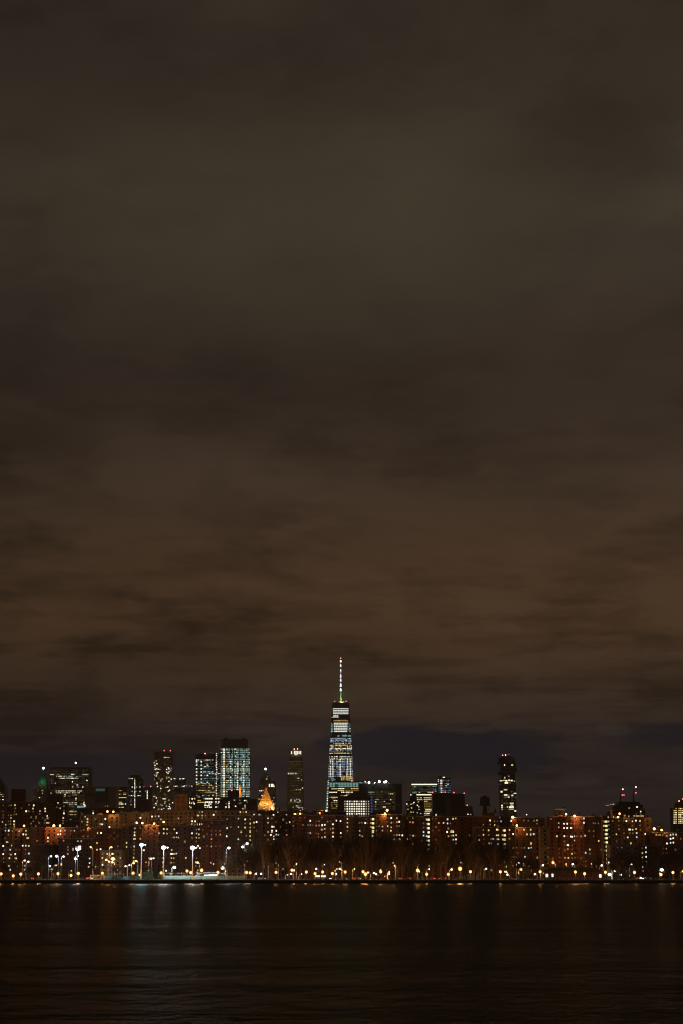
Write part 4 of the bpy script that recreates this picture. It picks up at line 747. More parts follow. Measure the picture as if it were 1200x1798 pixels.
LW = {
 (0, 1370): '40,332,o 120,330,y 150,330,y 200,328,Y 205,370,c 35,410,o 195,410,o 190,452,o 115,462,y 148,462,y 40,455,o 147,497,w 30,548,w 110,540,y 142,540,y 190,541,W 72,585,w 112,580,c 142,578,y 188,583,Y 70,622,c 120,620,w 140,622,y 192,620,Y 75,665,w 118,663,W 165,668,y 245,668,w 345,665,Y 435,328,W 425,370,Y 385,322,y 348,408,W 383,410,y 430,410,b 527,405,w 597,408,Y 595,372,W 475,498,y 477,478,y 525,440,c 562,497,o 625,470,W 625,500,Y 643,500,y 430,538,c 515,562,y 585,562,o 622,560,W 645,562,w 470,603,c 405,615,o 765,305,W 790,368,w 838,340,y 838,400,c 838,435,W 830,495,Y 865,480,c 825,530,y 825,565,c 862,535,c 790,663,W 855,663,w 935,663,y 980,665,w 1070,660,o 1105,655,c 1125,480,w 1155,512,Y 1155,550,Y 1150,588,O',
 (150, 1370): '108,378,w 105,408,c 105,435,W 225,467,W 265,510,W 132,510,c 205,440,o 415,435,o 432,463,W 198,578,w 222,580,W 100,628,o 315,615,W 578,395,w 652,390,y 735,382,y 752,455,y 722,493,W 820,358,w 795,357,o 880,478,W 912,475,o 925,475,O 968,475,C 832,478,o 878,520,o 998,515,w 655,633,w 725,628,y 1035,643,Y 1078,645,Y 1168,645,Y 605,490,o',
 (300, 1370): '103,503,w 225,500,o 280,497,y 283,540,W 318,540,W 278,577,w 318,580,y 358,580,W 374,580,W 408,578,w 408,538,w 412,497,y 412,463,w 350,463,Y 364,463,Y 378,462,o 412,415,w 375,418,y 458,463,c 595,415,c 565,455,W 335,648,y 367,645,w 425,655,r 500,605,r 538,557,o 590,663,r 535,663,o 650,665,c 740,510,c 740,630,C 790,615,c 893,505,w 893,617,w 980,515,W 978,568,y 978,622,Y 1047,513,y 1047,570,Y 1047,622,O 1097,557,Y 1130,552,W 1097,620,c 1130,665,o 930,668,y 1045,668,Y 918,420,Y 958,418,y 995,418,Y 1100,455,C 1165,453,w 1185,453,c',
 (450, 1370): '8,550,W 155,500,Y 205,500,y 155,557,w 210,610,W 232,612,Y 208,665,W 265,665,W 285,422,w 230,457,W 400,462,W 402,562,c 443,553,Y 263,548,o 320,615,o 400,663,o 490,600,c 490,545,o 617,590,y 643,492,o 683,590,c 713,533,W 713,587,y 743,590,o 793,540,o 790,595,R 828,540,y 828,595,R 870,590,W 870,600,w 905,587,W 862,650,O 874,650,O 905,640,w 940,545,y 980,543,o 980,643,y 1012,580,W 1012,635,w 1057,530,W 1112,537,W 1195,560,y 870,490,c',
 (600, 1370): '78,508,Y 78,560,Y 78,613,Y 78,665,y 240,557,y 270,557,c 313,563,W 328,510,o 340,565,o 240,665,w 385,513,o 388,563,O 388,615,O 415,513,S 415,567,S 415,625,S 415,668,S 458,610,o 495,605,y 540,610,w 540,662,w 608,605,Y 605,550,o 655,497,W 655,560,O 655,620,w 650,665,Y 683,557,o 730,500,O 730,553,O 730,605,y 762,545,W 762,602,c 605,662,r 458,662,c 865,500,o 903,552,R 940,500,y 940,555,O 1083,567,c 1083,622,c 1120,517,Y 1120,572,c 1120,627,c 1147,520,S 1147,577,S 1147,632,S 515,445,W 540,450,w',
 (750, 1370): '275,513,C 275,567,C 345,508,Y 380,502,w 157,562,O 222,560,Y 120,617,y 75,505,o 75,660,o 157,660,o 120,505,o 325,665,w 345,665,w 310,568,c 832,530,W 832,583,y 893,540,y 933,538,o 980,540,B 900,590,Y 940,598,o 743,585,y 743,655,y 817,658,Y 920,650,W 940,655,O 1000,662,y 1022,662,S 1087,655,Y 1055,475,C 1060,485,C 1175,467,W 1110,538,W 963,490,c',
 (900, 1370): '152,530,y 215,530,c 290,532,y 330,527,w 330,570,y 460,568,c 160,650,Y 243,650,Y 513,510,c 615,563,w 680,573,W 722,573,W 773,573,y 815,570,w 615,618,w 680,630,W 722,630,W 770,628,W 782,628,w 950,500,C 950,558,W 860,507,y 770,515,o 1012,667,y 1070,668,y 858,620,o 920,633,o 1080,475,y 1068,565,c 1100,565,c 1140,567,c',
 (1040, 1370): '150,543,y 180,545,S 192,545,s 218,543,w 155,600,Y 187,602,S 222,590,c 155,655,y 190,657,S 222,645,c 213,488,w 270,535,y 350,533,y 423,530,y 460,537,W 495,530,o 540,540,Y 577,532,W 630,537,Y 350,595,o 540,597,y 630,595,y 355,645,y 423,648,o 498,648,W 512,648,W 543,650,Y 580,643,Y 636,653,y 725,645,o 692,530,o',
 (0, 1460): '115,42,y 240,45,o 310,38,W 345,40,Y 363,87,Y 377,86,Y 70,88,o 92,140,Y 104,140,w 458,82,C 470,82,c 623,82,W 495,127,Y 622,127,Y 755,37,W 788,33,W 853,37,c 930,37,o 840,120,R 1020,127,w 1065,127,O 1100,65,y 1160,65,y 735,85,o 38,190,W 60,190,W 155,185,w 302,187,W 343,187,C 382,190,Y 62,248,c 138,240,C 298,242,Y 340,238,c 250,240,o 205,240,o 38,297,W 148,305,w 193,297,W 297,295,Y 337,297,o 383,290,C 128,295,o 50,350,Y 128,352,Y 195,352,Y 206,354,Y 293,347,y 50,405,Y 183,400,w 425,400,Y 470,398,o 50,460,Y 122,455,Y 218,463,W 330,450,w 45,508,Y 137,503,C 328,505,C 287,507,O 897,205,c 965,225,w 965,243,w 897,240,y 897,297,w',
 (150, 1460): '163,22,Y 202,17,W 38,62,o 125,65,o 335,57,o 382,100,o 378,12,o 425,62,o 155,152,Y 85,152,y 155,240,Y 195,233,W 540,148,Y 540,202,Y 602,200,o 650,12,Y 650,50,W 642,98,Y 656,98,Y 648,148,o 645,197,C 643,243,y 643,293,y 638,345,Y 638,390,Y 727,97,O 735,47,o 765,245,W 427,195,c 225,290,y 225,300,y 288,295,Y 223,350,Y 288,345,y 223,403,y 225,437,W 463,350,w 463,460,y 50,355,C 83,355,y 50,415,C 37,465,Y 970,22,W 1033,25,Y 1077,28,O 1127,25,o 1165,77,w 1133,80,o 1197,75,w 962,128,o 1030,140,o 962,292,y 962,350,y 1020,350,O 1023,408,Y 1023,465,O 1133,243,Y 1124,295,W 1136,295,W 1163,297,y 1192,290,C 1130,350,w 1160,352,O 1125,410,O 1160,408,y 793,405,O 830,405,O 833,350,w 793,457,o 963,407,o 1065,305,o 1065,517,W 1127,520,y 1138,520,y 1075,460,c 827,513,w',
 (300, 1460): '75,18,W 10,80,o 38,77,w 72,75,c 103,80,O 275,22,W 335,25,w 365,37,Y 275,82,y 333,80,w 367,83,R 332,130,y 480,35,o 535,42,c 597,40,c 652,40,O 535,98,O 533,147,o 533,197,w 478,190,o 592,192,o 652,193,o 735,62,W 730,278,B 727,333,O 10,240,y 37,297,Y 68,290,w 35,352,O 35,408,y 200,348,Y 325,405,Y 325,455,y 353,510,w 343,540,Y 527,412,w 530,493,y 930,8,Y 1045,8,Y 995,57,y 1045,60,Y 1045,113,Y 892,103,C 967,168,y 1042,228,y 1095,217,Y 887,165,o 920,450,Y 965,385,o 335,350,c 353,190,W 378,218,W 345,200,w',
 (450, 1460): '193,45,W 265,40,C 293,43,w 232,62,C 232,100,W 155,108,Y 265,98,c 190,162,O 203,162,O 232,163,y 403,45,R 405,108,R 107,217,w 233,220,y 152,277,w 163,330,c 230,330,c 295,323,w 230,383,y 112,48,c 157,5,O 205,5,Y 713,18,w 790,25,o 825,30,O 905,18,y 825,72,O 870,80,C 905,72,Y 1012,15,Y 1012,67,W 1115,18,W 1113,72,O 1012,118,y 1058,138,B 870,185,o 978,183,o 678,180,o 712,180,o 745,185,o 863,240,o 938,237,o 1010,230,w 712,285,c 797,290,y 825,293,W 1010,337,c 828,395,c 905,397,c 1010,447,Y 683,17,o',
 (600, 1460): '415,8,S 415,62,S 418,117,s 418,175,y 420,228,y 420,285,y 415,345,y 240,48,w 273,62,O 385,62,o 458,45,o 503,55,o 690,48,y 728,48,Y 765,45,Y 803,50,W 697,103,C 732,103,o 765,100,W 870,103,C 905,100,o 903,48,o 943,55,Y 977,58,o 943,165,Y 910,285,y 982,285,o 730,330,O 653,345,C 240,390,w 273,397,c 392,390,w 392,405,w 1083,5,C 1083,53,C 1120,62,C 1120,118,w 1087,165,c 1087,220,Y 1087,328,b 1087,383,B 1120,175,y 1120,230,y 1148,12,S 1148,68,S 1149,122,S 1149,175,S 1150,230,S 1150,285,s 1150,340,s 1152,395,s 1152,450,s',
 (750, 1460): '270,5,W 320,5,Y 347,5,W 287,62,O 322,55,c 348,53,C 385,48,Y 350,108,C 385,103,W 385,160,Y 350,172,o 388,215,o 390,383,y 80,340,B 118,110,o 532,220,Y 532,167,o 560,50,c 683,50,c 745,43,Y 687,112,C 750,97,o 745,160,o 817,43,y 685,215,c 683,272,c 745,275,c 687,390,W 687,402,W 687,450,W 687,462,W 820,155,Y 852,155,c 850,98,c 878,98,C 918,50,Y 940,50,Y 930,103,C 943,103,C 935,165,C 993,47,O 999,105,Y 1025,50,S 1025,107,S 1025,167,S 1025,223,S 1028,280,S 1028,340,S 1030,398,s 1034,457,S 1083,35,o 1087,95,Y 1133,35,W 1177,38,o 1137,218,Y 1183,215,o 1140,330,Y 1183,335,o 1137,450,O 890,350,b 888,395,y',
 (900, 1460): '53,37,o 120,38,o 195,37,Y 243,36,Y 243,46,w 283,35,C 247,152,Y 247,162,Y 10,217,Y 57,213,y 127,215,o 165,215,c 217,218,C 250,212,w 465,215,o 15,333,Y 173,333,C 470,337,y 10,450,y 173,450,y 227,460,Y 293,445,w 258,515,C 590,62,Y 685,62,W 720,63,o 770,67,W 787,70,W 822,62,C 857,62,c 915,63,R 958,55,Y 1070,62,o 823,117,Y 690,178,o 726,178,W 736,181,W 785,185,o 625,230,o 730,232,O 790,237,o 625,287,o 785,293,Y 828,285,y 628,342,o 693,347,O 738,348,Y 787,350,y 830,345,y 1020,237,Y 965,280,C 1020,293,c 1145,123,Y 1180,238,y 915,350,o 628,397,o 787,458,W 970,395,o 970,453,o 1117,455,O',
 (1040, 1460): '185,35,S 197,35,s 191,88,S 194,143,S 195,198,S 197,252,S 200,307,s 200,362,s 200,412,s 205,470,y 163,35,c 163,88,y 163,143,c 165,250,c 228,75,c 230,185,c 232,240,c 320,37,Y 427,22,y 477,77,C 587,20,C 587,75,C 697,33,W 545,22,y 430,80,o 320,130,o 520,155,Y 520,168,Y 845,42,O 893,45,O 870,45,y 926,47,y 938,47,y 1043,45,C 1077,38,C 1117,40,C 993,55,w 1043,95,W 1078,88,W 1167,95,y 1043,148,C 1080,145,W 995,157,W 1170,195,W 340,208,c 397,212,c 660,220,o 708,212,C 662,283,Y 708,272,C 663,343,Y 710,333,W 668,403,O 715,397,W 668,463,C 718,457,Y 988,225,O 984,287,O 994,287,O 937,287,o 940,225,o 620,520,y 672,520,y 463,518,c',
}
rw = random.Random(11)
for (cx0, cy0), s_ in LW.items():
    for q in s_.split():
        u, v, c_ = q.split(','); px, py = cx0 + float(u) / 7.5, cy0 + float(v) / 7.5
        if c_ in 'Ss':
            cand = [b for b in blocks if b.nm == 'stair_tower' and b.px0 - 2 <= px <= b.px1 + 2]
            b = cand[0] if cand else front_block(px, py)
        else: b = front_block(px, py)
        if b is None: continue
        if c_ in 'Ss': b.lit(px, py, c_, 4.6, 4.2)
        else:
            big = c_.isupper(); b.lit(px, py, c_, rw.uniform(2.4, 3.0) if big else 2.4, rw.uniform(2.7, 3.4) if big else 2.7)
for b in blocks:
    lo = None
    if b.nm == 'housing_block' and b.px1 - b.px0 > 8:
        hid = [q for q in blocks if q.Y < b.Y and q.px0 <= b.px0 + 3 and q.px1 >= b.px1 - 3]
        if hid: lo = b.Z(max(q.top_ for q in hid) + 4)
        if b.top_ == 1386: b.finish(); continue
        b.dark_grid(2.65, 3.3, z_lo=lo, p_dim=b.pd * .9, rnd=rw, codes='oyooyyoc')
        # roof furniture: lift bulkhead, chimney, vents
        w = b.px1 - b.px0; c0 = b.px0 + w * rw.uniform(.25, .7); hw = min(4, w * .16)
        b.box('bulkhead', c0 - hw, c0 + hw, b.top_ - .3, b.top_ - rw.uniform(2.2, 4.5), 4, 11, b.mat)
        for k in range(2 if w > 25 else 1):
            m = MB(); x = b.X(b.px0 + w * rw.uniform(.06, .94)); m.tube((x, b.Y + 5, b.z1), (x, b.Y + 5, b.z1 + rw.uniform(1.5, 3.5)), .45, .4, MAT['iron'], 6); b.part('vent', m)
    b.finish()
# machine houses and spikes seen against the sky
def on_roof(name, label, cat, px0, px1, y0, y1, Y, mat, extra=None, D=8):
    x0, x1 = W(px0, y0, Y)[0], W(px1, y0, Y)[0]; z0, z1 = W(600, y0, Y)[1], W(600, y1, Y)[1]; cx = (x0 + x1) / 2
    o = thing(name, (cx, Y + D / 2, z0), label, cat)
    m = MB(); m.box(x0, x1, Y, Y + D, z0, z1, mat); link('wall', m.mesh('wall', o.location), o)
    m = MB(); m.box(x0 - .3, x1 + .3, Y - .3, Y + D + .3, z1, z1 + .4, MAT['concrete']); link('roof', m.mesh('roof', o.location), o)
    if extra:
        m = MB()
        for px, pt, r in extra: X_ = W(px, pt, Y)[0]; m.tube((X_, Y + 2, z1), (X_, Y + 2, W(600, pt, Y)[1]), r, r * .3, MAT['iron'], 6)
        link('spike', m.mesh('spike', o.location), o)
    return o
on_roof('machine_house', 'black rooftop machine house with a pointed vent above the pavilion slab', 'machine house', 975, 992, 1434.8, 1421.5, 1222, MAT['black'], [(991, 1416, 1.1), (977, 1419.5, .3), (983, 1420, .2)])
on_roof('machine_house', 'dark machine house with thin pipes right of the water tower', 'machine house', 856, 869, 1433.6, 1427.5, 1402, MAT['dark'], [(870.2, 1420, 1.2), (862, 1424, .2), (865, 1425, .2)])
on_roof('machine_house', 'dark red roof house with two stubs left of the tallest tower foot', 'machine house', 556, 571, 1427, 1423.5, 1562, MAT['dark'], [(557, 1419.5, .9), (569, 1419, .7)])
on_roof('roof_vent_house', 'small pointed roof vent right of the machine house, nearer it', 'roof vent', 1017.5, 1020.3, 1434.2, 1430.5, 1228, MAT['dark'], [(1019, 1425.5, 1.0)], 3)
on_roof('roof_vent_house', 'small domed roof vent left of the rightmost stair shaft', 'roof vent', 1040.5, 1043.8, 1434.2, 1428.5, 1228, MAT['dark'], [(1042, 1427, 1.3)], 3)
on_roof('roof_vent_house', 'pointed roof vent beside the orange lamp at the right edge housing', 'roof vent', 1156.5, 1160.5, 1463.4, 1452, 1340, MAT['dark'], [(1158.5, 1445, 1.3)], 3)
on_roof('roof_vent_house', 'pointed roof vent on the left of the setback block', 'roof vent', 1072.8, 1075.8, 1437.4, 1424, 1332, MAT['dark'], [(1074.3, 1419.5, .9)], 3)
# water tower
Y = 1700; k = Y / F; xc = W(851.7, 1410, Y)[0]; zz_ = lambda py: W(600, py, Y)[1]
wt = thing('water_tower', (xc, Y, zz_(1434)), 'big round wooden roof tank with a conical cap on a tall pedestal', 'water tower'); off = wt.location.copy()
def wp(name, f, par=wt):
    m = MB(); f(m); return link(name, m.mesh(name, off), par)
tank = wp('tank', lambda m: m.tube((xc, Y, zz_(1413)), (xc, Y, zz_(1401.3)), 8.1 * k, 7.9 * k, MAT['wood'], 24))
for py in (1404, 1407, 1410): wp('hoop', lambda m: m.tube((xc, Y, zz_(py) - .12), (xc, Y, zz_(py) + .12), 8.25 * k, 8.25 * k, MAT['iron'], 24), tank)
sm = MB(); sm.box(-.14, .14, -.12, .05, zz_(1412.8) - off.z, zz_(1401.5) - off.z, MAT['wood']); sm = sm.mesh('stave')
for i in range(28): a_ = i / 28 * 2 * math.pi; o = link('stave', sm, tank, (8.1 * k * math.sin(a_), -8.1 * k * math.cos(a_), 0)); o.rotation_euler = (0, 0, a_)
wp('cap', lambda m: m.tube((xc, Y, zz_(1401.3)), (xc, Y, zz_(1396.3)), 9.2 * k, .5 * k, MAT['dark'], 24))
wp('catwalk', lambda m: m.tube((xc, Y, zz_(1414.6)), (xc, Y, zz_(1413.1)), 10.3 * k, 10.3 * k, MAT['iron'], 24))
wp('pedestal', lambda m: (m.tube((xc, Y, zz_(1428)), (xc, Y, zz_(1414.6)), 4.3 * k, 3.6 * k, MAT['wood'], 14), m.tube((xc, Y, zz_(1436)), (xc, Y, zz_(1428)), 7.5 * k, 4.3 * k, MAT['wood'], 14)))
wp('riser_pipe', lambda m: m.tube((xc + 5 * k, Y - 1, zz_(1425)), (xc + 9.5 * k, Y - 1, zz_(1414)), .2, .2, MAT['iron'], 5))

# ================================================================ LAMPS
def park_lamp(px, py, Y=1007.0):
    x, z = W(px, py, Y); h = z - G
    return (x, Y, h)
def conv(s, cx, cy): return [(cx + float(a.split(',')[0]) / 7.5, cy + float(a.split(',')[1]) / 7.5) for a in s.split()]
P_ = conv('18,558 177,583 277,560 508,557 767,555 938,577 1035,550', 0, 1460) + conv('227,548 630,547 1000,545', 150, 1460) + conv('215,520 265,540 408,510 623,537 1000,538 1047,545', 300, 1460) \
   + conv('263,537 473,508 663,533 777,553 877,533 1005,552 1173,533', 450, 1460) + conv('283,528 315,560 517,530 1002,512 1122,562', 600, 1460) + conv('283,562 437,490 573,528 967,530', 750, 1460) \
   + conv('365,530 830,532 952,555', 900, 1460) + conv('175,535 558,537 908,565 1065,538', 1040, 1460)
P_.sort()
ORD = 'first second third fourth fifth sixth seventh eighth ninth tenth eleventh twelfth thirteenth fourteenth fifteenth sixteenth seventeenth eighteenth nineteenth'.split()
def ordn(i):
    tens = ['', '', 'twenty', 'thirty', 'forty', 'fifty', 'sixty', 'seventy', 'eighty', 'ninety']
    if i < 19: return ORD[i]
    t, u = divmod(i + 1, 10)
    if t >= 10: return 'hundred ' + ordn(i - 100)
    return tens[t][:-1] + 'ieth' if u == 0 else tens[t] + '-' + ORD[u - 1]
BIG = {(750 + 437 / 7.5): 2.4, (600 + 315 / 7.5): 1.7, (600 + 1002 / 7.5): 1.8, (300 + 408 / 7.5): 1.6}
gm = MB(); gm.ball((0, 0, 0), .72, glowm((1, .36, .07), 2.4), 10, 8); gm = gm.mesh('lamp_globe')
capm = MB(); capm.tube((0, 0, .4), (0, 0, .75), .5, .12, MAT['iron'], 8); capm = capm.mesh('lamp_cap')
basem = MB(); basem.tube((0, 0, 0), (0, 0, .5), .26, .16, MAT['iron'], 8); basem = basem.mesh('base')
for i, (px, py) in enumerate(P_):
    Yl = 1012 + (i * 37 % 9)
    x, z = W(px, py, Yl); h = z - G; big = next((v for kx, v in BIG.items() if abs(kx - px) < .5), 1)
    o = thing('park_lamp', (x, Yl, G), ordn(i) + ' orange globe lamp from the left along the waterfront path', 'lamp', 'orange lamps along the waterfront path')
    m = MB(); m.tube((0, 0, .4), (0, 0, h - .5), .1, .07, MAT['iron'], 7); link('pole', m.mesh('pole'), o)
    link('base', basem, o); g_ = link('lamp_globe', gm, o, (0, 0, h)); link('lamp_cap', capm, g_)
    if big > 1: g_.scale = (1 + (big - 1) * .3,) * 3
    lt = point(o, (0, -1.1, h - .5), SOD, (2900 if px < 145 or px > 815 else 1700) * big, .45)
# street lamps behind the park: warm, orange and white heads on taller poles
def street(lst, cx, cy, c, gl, Y, r, e, word, names):
    for px, py in conv(lst, cx, cy): names.append((px, py, c, gl, Y, r, e, word))
SL = []
OR, WH, CW = (1, .50, .16), (.95, .96, 1), (.7, .88, 1)
street('328,382 683,497 740,447', 0, 1460, SOD, OR, 1120, .6, 1500, 'orange', SL); street('377,398 660,457 938,517', 0, 1460, WARM, WH, 1125, .6, 500, 'white', SL)
street('275,373 357,405 140,463 637,417 668,388 868,358', 150, 1460, SOD, OR, 1122, .7, 2200, 'orange', SL); street('365,360', 150, 1460, SOD, OR, 1122, 1.2, 5000, 'orange', SL)
street('360,295 345,208 75,208', 150, 1460, SOD, OR, 1150, .6, 2500, 'orange', SL)
street('315,397 900,353 530,457 583,443 713,572 425,503', 150, 1460, WARM, WH, 1118, .5, 400, 'white', SL)
street('355,410 1015,388', 300, 1460, SOD, OR, 1110, .75, 1800, 'orange', SL); street('718,428 1127,555 1192,557', 300, 1460, WARM, WH, 1090, .6, 500, 'white', SL)
street('528,430', 450, 1460, SOD, OR, 1060, .75, 1800, 'orange', SL); street('195,333 267,412 418,570 460,558 595,560 793,492 907,433 1070,493 1100,403 1060,558', 450, 1460, WARM, WH, 1085, .55, 350, 'white', SL); street('1105,492 503,512', 450, 1460, SOD, OR, 1085, .7, 1500, 'orange', SL)
street('177,492 348,540 508,510 580,590 702,450 632,533', 600, 1460, SOD, OR, 1084, .6, 1300, 'orange', SL); street('430,547 457,563 680,408 1027,433 1033,528 1150,497 633,557', 600, 1460, WARM, WH, 1084, .58, 450, 'white', SL)
street('447,410 780,490 1060,570', 750, 1460, WARM, WH, 1084, .6, 400, 'white', SL); street('322,500 1035,530', 750, 1460, WARM, (1, .8, .35), 1082, .75, 1500, 'yellowish', SL)
street('82,415 417,550 403,445 795,430 735,553 1178,447 297,563', 900, 1460, WARM, WH, 1086, .62, 500, 'white', SL); street('110,498', 900, 1460, SOD, (1, .7, .4), 1128, 1.1, 6000, 'orange', SL); street('540,412', 900, 1460, SOD, OR, 1120, 1.0, 3500, 'orange', SL)
street('225,407 295,522 378,570 523,433 640,610', 1040, 1460, WARM, WH, 1090, .6, 500, 'white', SL); street('1195,525', 1040, 1460, SOD, OR, 1090, .6, 1200, 'orange', SL)
street('690,478', 300, 1460, WARM, (1, .9, .6), 1050, 1.3, 6000, 'yellowish', SL); street('1173,473', 150, 1460, WARM, (1, .9, .6), 1050, 1.0, 4500, 'yellowish', SL)
street('230,565', 1040, 1460, CW, CW, 1030, 1.0, 3500, 'bluish white', SL); street('917,505', 1040, 1460, CW, CW, 1100, 1.1, 3000, 'bluish white', SL)
for u, big in (('675,327', .6), ('748,325', .85), ('840,330', .65), ('995,358', .8), ('1027,322', .5)): street(u, 0, 1460, CW, CW, 1075, big, 900, 'bluish white', SL)
street('767,217 948,203 1008,160', 300, 1460, CW, WH, 1045, .85, 2500, 'tall white', SL)
cnt = {}
for px, py, c, gl, Y, r, e, word in sorted(SL, key=lambda q: q[0]):
    i = cnt.get(word, 0); cnt[word] = i + 1; x, z = W(px, py, Y); h = z - G
    o = thing('street_lamp', (x, Y, G), ordn(i) + ' ' + word + ' street lamp from the left, behind the waterfront path', 'street lamp', word + ' street lamps')
    side = 1 if i % 2 else -1
    m = MB(); m.tube((side * 1.3, 0, 0), (side * 1.2, 0, h - .4), .15, .09, MAT['alu'], 7); link('pole', m.mesh('pole'), o)
    m = MB(); m.tube((side * 1.2, 0, h - .4), (side * .3, 0, h + .1), .07, .06, MAT['alu'], 5); m.box(-.5, .5, -.3, .3, h + .1, h + .3, MAT['steel']); link('arm', m.mesh('arm'), o)
    m = MB(); m.ball((0, 0, h), r * .95, glowm(gl, 3), 9, 7, .8); link('lamp_head', m.mesh('lamp_head'), o)
    point(o, (0, -.3 - r, h - .2), c, e * .55, .32)
cross = [(160, 1415, 8000), (185, 1415, 8000), (235, 1440, 8000), (285, 1460, 9000), (310, 1460, 8000), (345, 1425, 7000), (375, 1425, 7000), (425, 1410, 6000), (70, 1300, 4000), (130, 1300, 4000), (20, 1610, 6000),
         (195, 1270, 3500), (500, 1450, 4000), (925, 1350, 5000), (1100, 1300, 4500), (560, 1190, 2500), (690, 1185, 2500), (780, 1190, 2500), (995, 1190, 3500), (1040, 1195, 3500), (375, 1200, 3000), (1180, 1300, 3500), (920, 1160, 2500), (860, 1165, 2000)]
for i, (px, Y, e) in enumerate(sorted(cross)):  # extra street lamps, mostly hidden, added for the glow on the facades
    x = W(px, 1530, Y)[0]; o = thing('street_lamp', (x, Y, G), ordn(i) + ' added orange lamp from the left in the streets between the housing rows', 'street lamp', 'added orange lamps between the housing rows')
    m = MB(); m.tube((0, 0, 0), (0, 0, 9), .15, .09, MAT['alu'], 7); link('pole', m.mesh('pole'), o); m = MB(); m.tube((0, 0, 8.9), (0, 1.6, 9.3), .07, .06, MAT['alu'], 5); link('arm', m.mesh('arm'), o)
    m = MB(); m.ball((0, 1.6, 9.25), .3, glowm((1, .48, .14), 7), 9, 7, .6); link('lamp_head', m.mesh('lamp_head'), o); point(o, (0, 1.6, 8.5), (1, .50, .18), e * .65, .3)
# sports floodlights
def flood(px, py, basey, heads, c, gl, label, e, Y):
    heads = [(d_, r_ * (.8 if r_ > 1 else .7)) for d_, r_ in heads]; x, z = W(px, py, Y); h = z - G; o = thing('sports_floodlight', (x, Y, G), label, 'floodlight', 'tall floodlights of the sports field')
    m = MB(); m.tube((0, 0, 0), (0, 0, h), .34, .22, MAT['alu'], 10); link('pole', m.mesh('pole'), o)
    m = MB(); m.box(-1.6, 2.6, .1, .25, h - .08, h + .08, MAT['iron']); link('crossbar', m.mesh('crossbar'), o)
    m = MB(); m.box(-.8, .8, -.4, .4, 0, .5, MAT['concrete']); link('base', m.mesh('base'), o)
    for dx_, r in heads:
        m = MB(); m.ball((dx_, -.35, h + .1), r * .9, glowm(gl, 4), 12, 8, .85); hd = link('lamp_head', m.mesh('lamp_head'), o); mm = MB(); mm.box(dx_ - r * .8, dx_ + r * .8, 0, .5, h - r * .3, h + r * .6, MAT['steel']); link('housing', mm.mesh('housing'), hd)
    point(o, (.3, -1.3, h + .1), c, e * .33, .8)
    l = bpy.data.lights.new('field_light', 'SPOT'); l.color = c; l.energy = e * .75; l.spot_size = R(110); l.spot_blend = .6; l.shadow_soft_size = .4
    so = link('field_light', l, o, (0, 1.2, h)); so.rotation_euler = (R(76), 0, 0)      # aimed inland, over the field
flood(150 + 743 / 7.5, 1460 + 178 / 7.5, 1545, [(0, 1.5), (2.0, .6)], (.45, .88, 1), (.55, .93, 1), 'cyan-white floodlight on a tall pole, leftmost of the three starry ones', 26000, 1020)
flood(150 + 1035 / 7.5, 1460 + 215 / 7.5, 1545, [(-.1, 1.6), (2.0, .7)], WHITE, (.98, 1, .93), 'white floodlight on a tall pole, middle of the three starry ones', 34000, 1020)
flood(300 + 291 / 7.5, 1460 + 218 / 7.5, 1545, [(-.1, 1.7), (1.7, .6)], WHITE, (.97, 1, .97), 'white floodlight on a tall pole, rightmost of the three starry ones', 34000, 1020)
# floodlight bank seen from its lit side
x, z = W(136.8, 1489, 1050); o = thing('floodlight_bank', (x, 1050, G), 'bright white square floodlight bank on a pole at the left courts', 'floodlight')
h = z - G; m = MB(); m.tube((0, .3, 0), (0, .3, h + 1), .22, .18, MAT['alu'], 8); link('pole', m.mesh('pole'), o)
for dx_, dz2, w_, h_ in ((1.1, .1, 1.3, 2.1), (-.9, -.4, .5, .8), (.1, -1.1, 1.6, .5), (-.9, .5, .4, .3)):
    m = MB(); m.box(dx_ - w_ * .5, dx_ + w_ * .5, -.3, 0, h + dz2 - h_ / 2, h + dz2 + h_ / 2, glowm((.85, .9, 1), 2.5)); link('lamp_panel', m.mesh('lamp_panel'), o)
point(o, (0, -3, h - 1), (.55, .6, 1), 1500, .3)
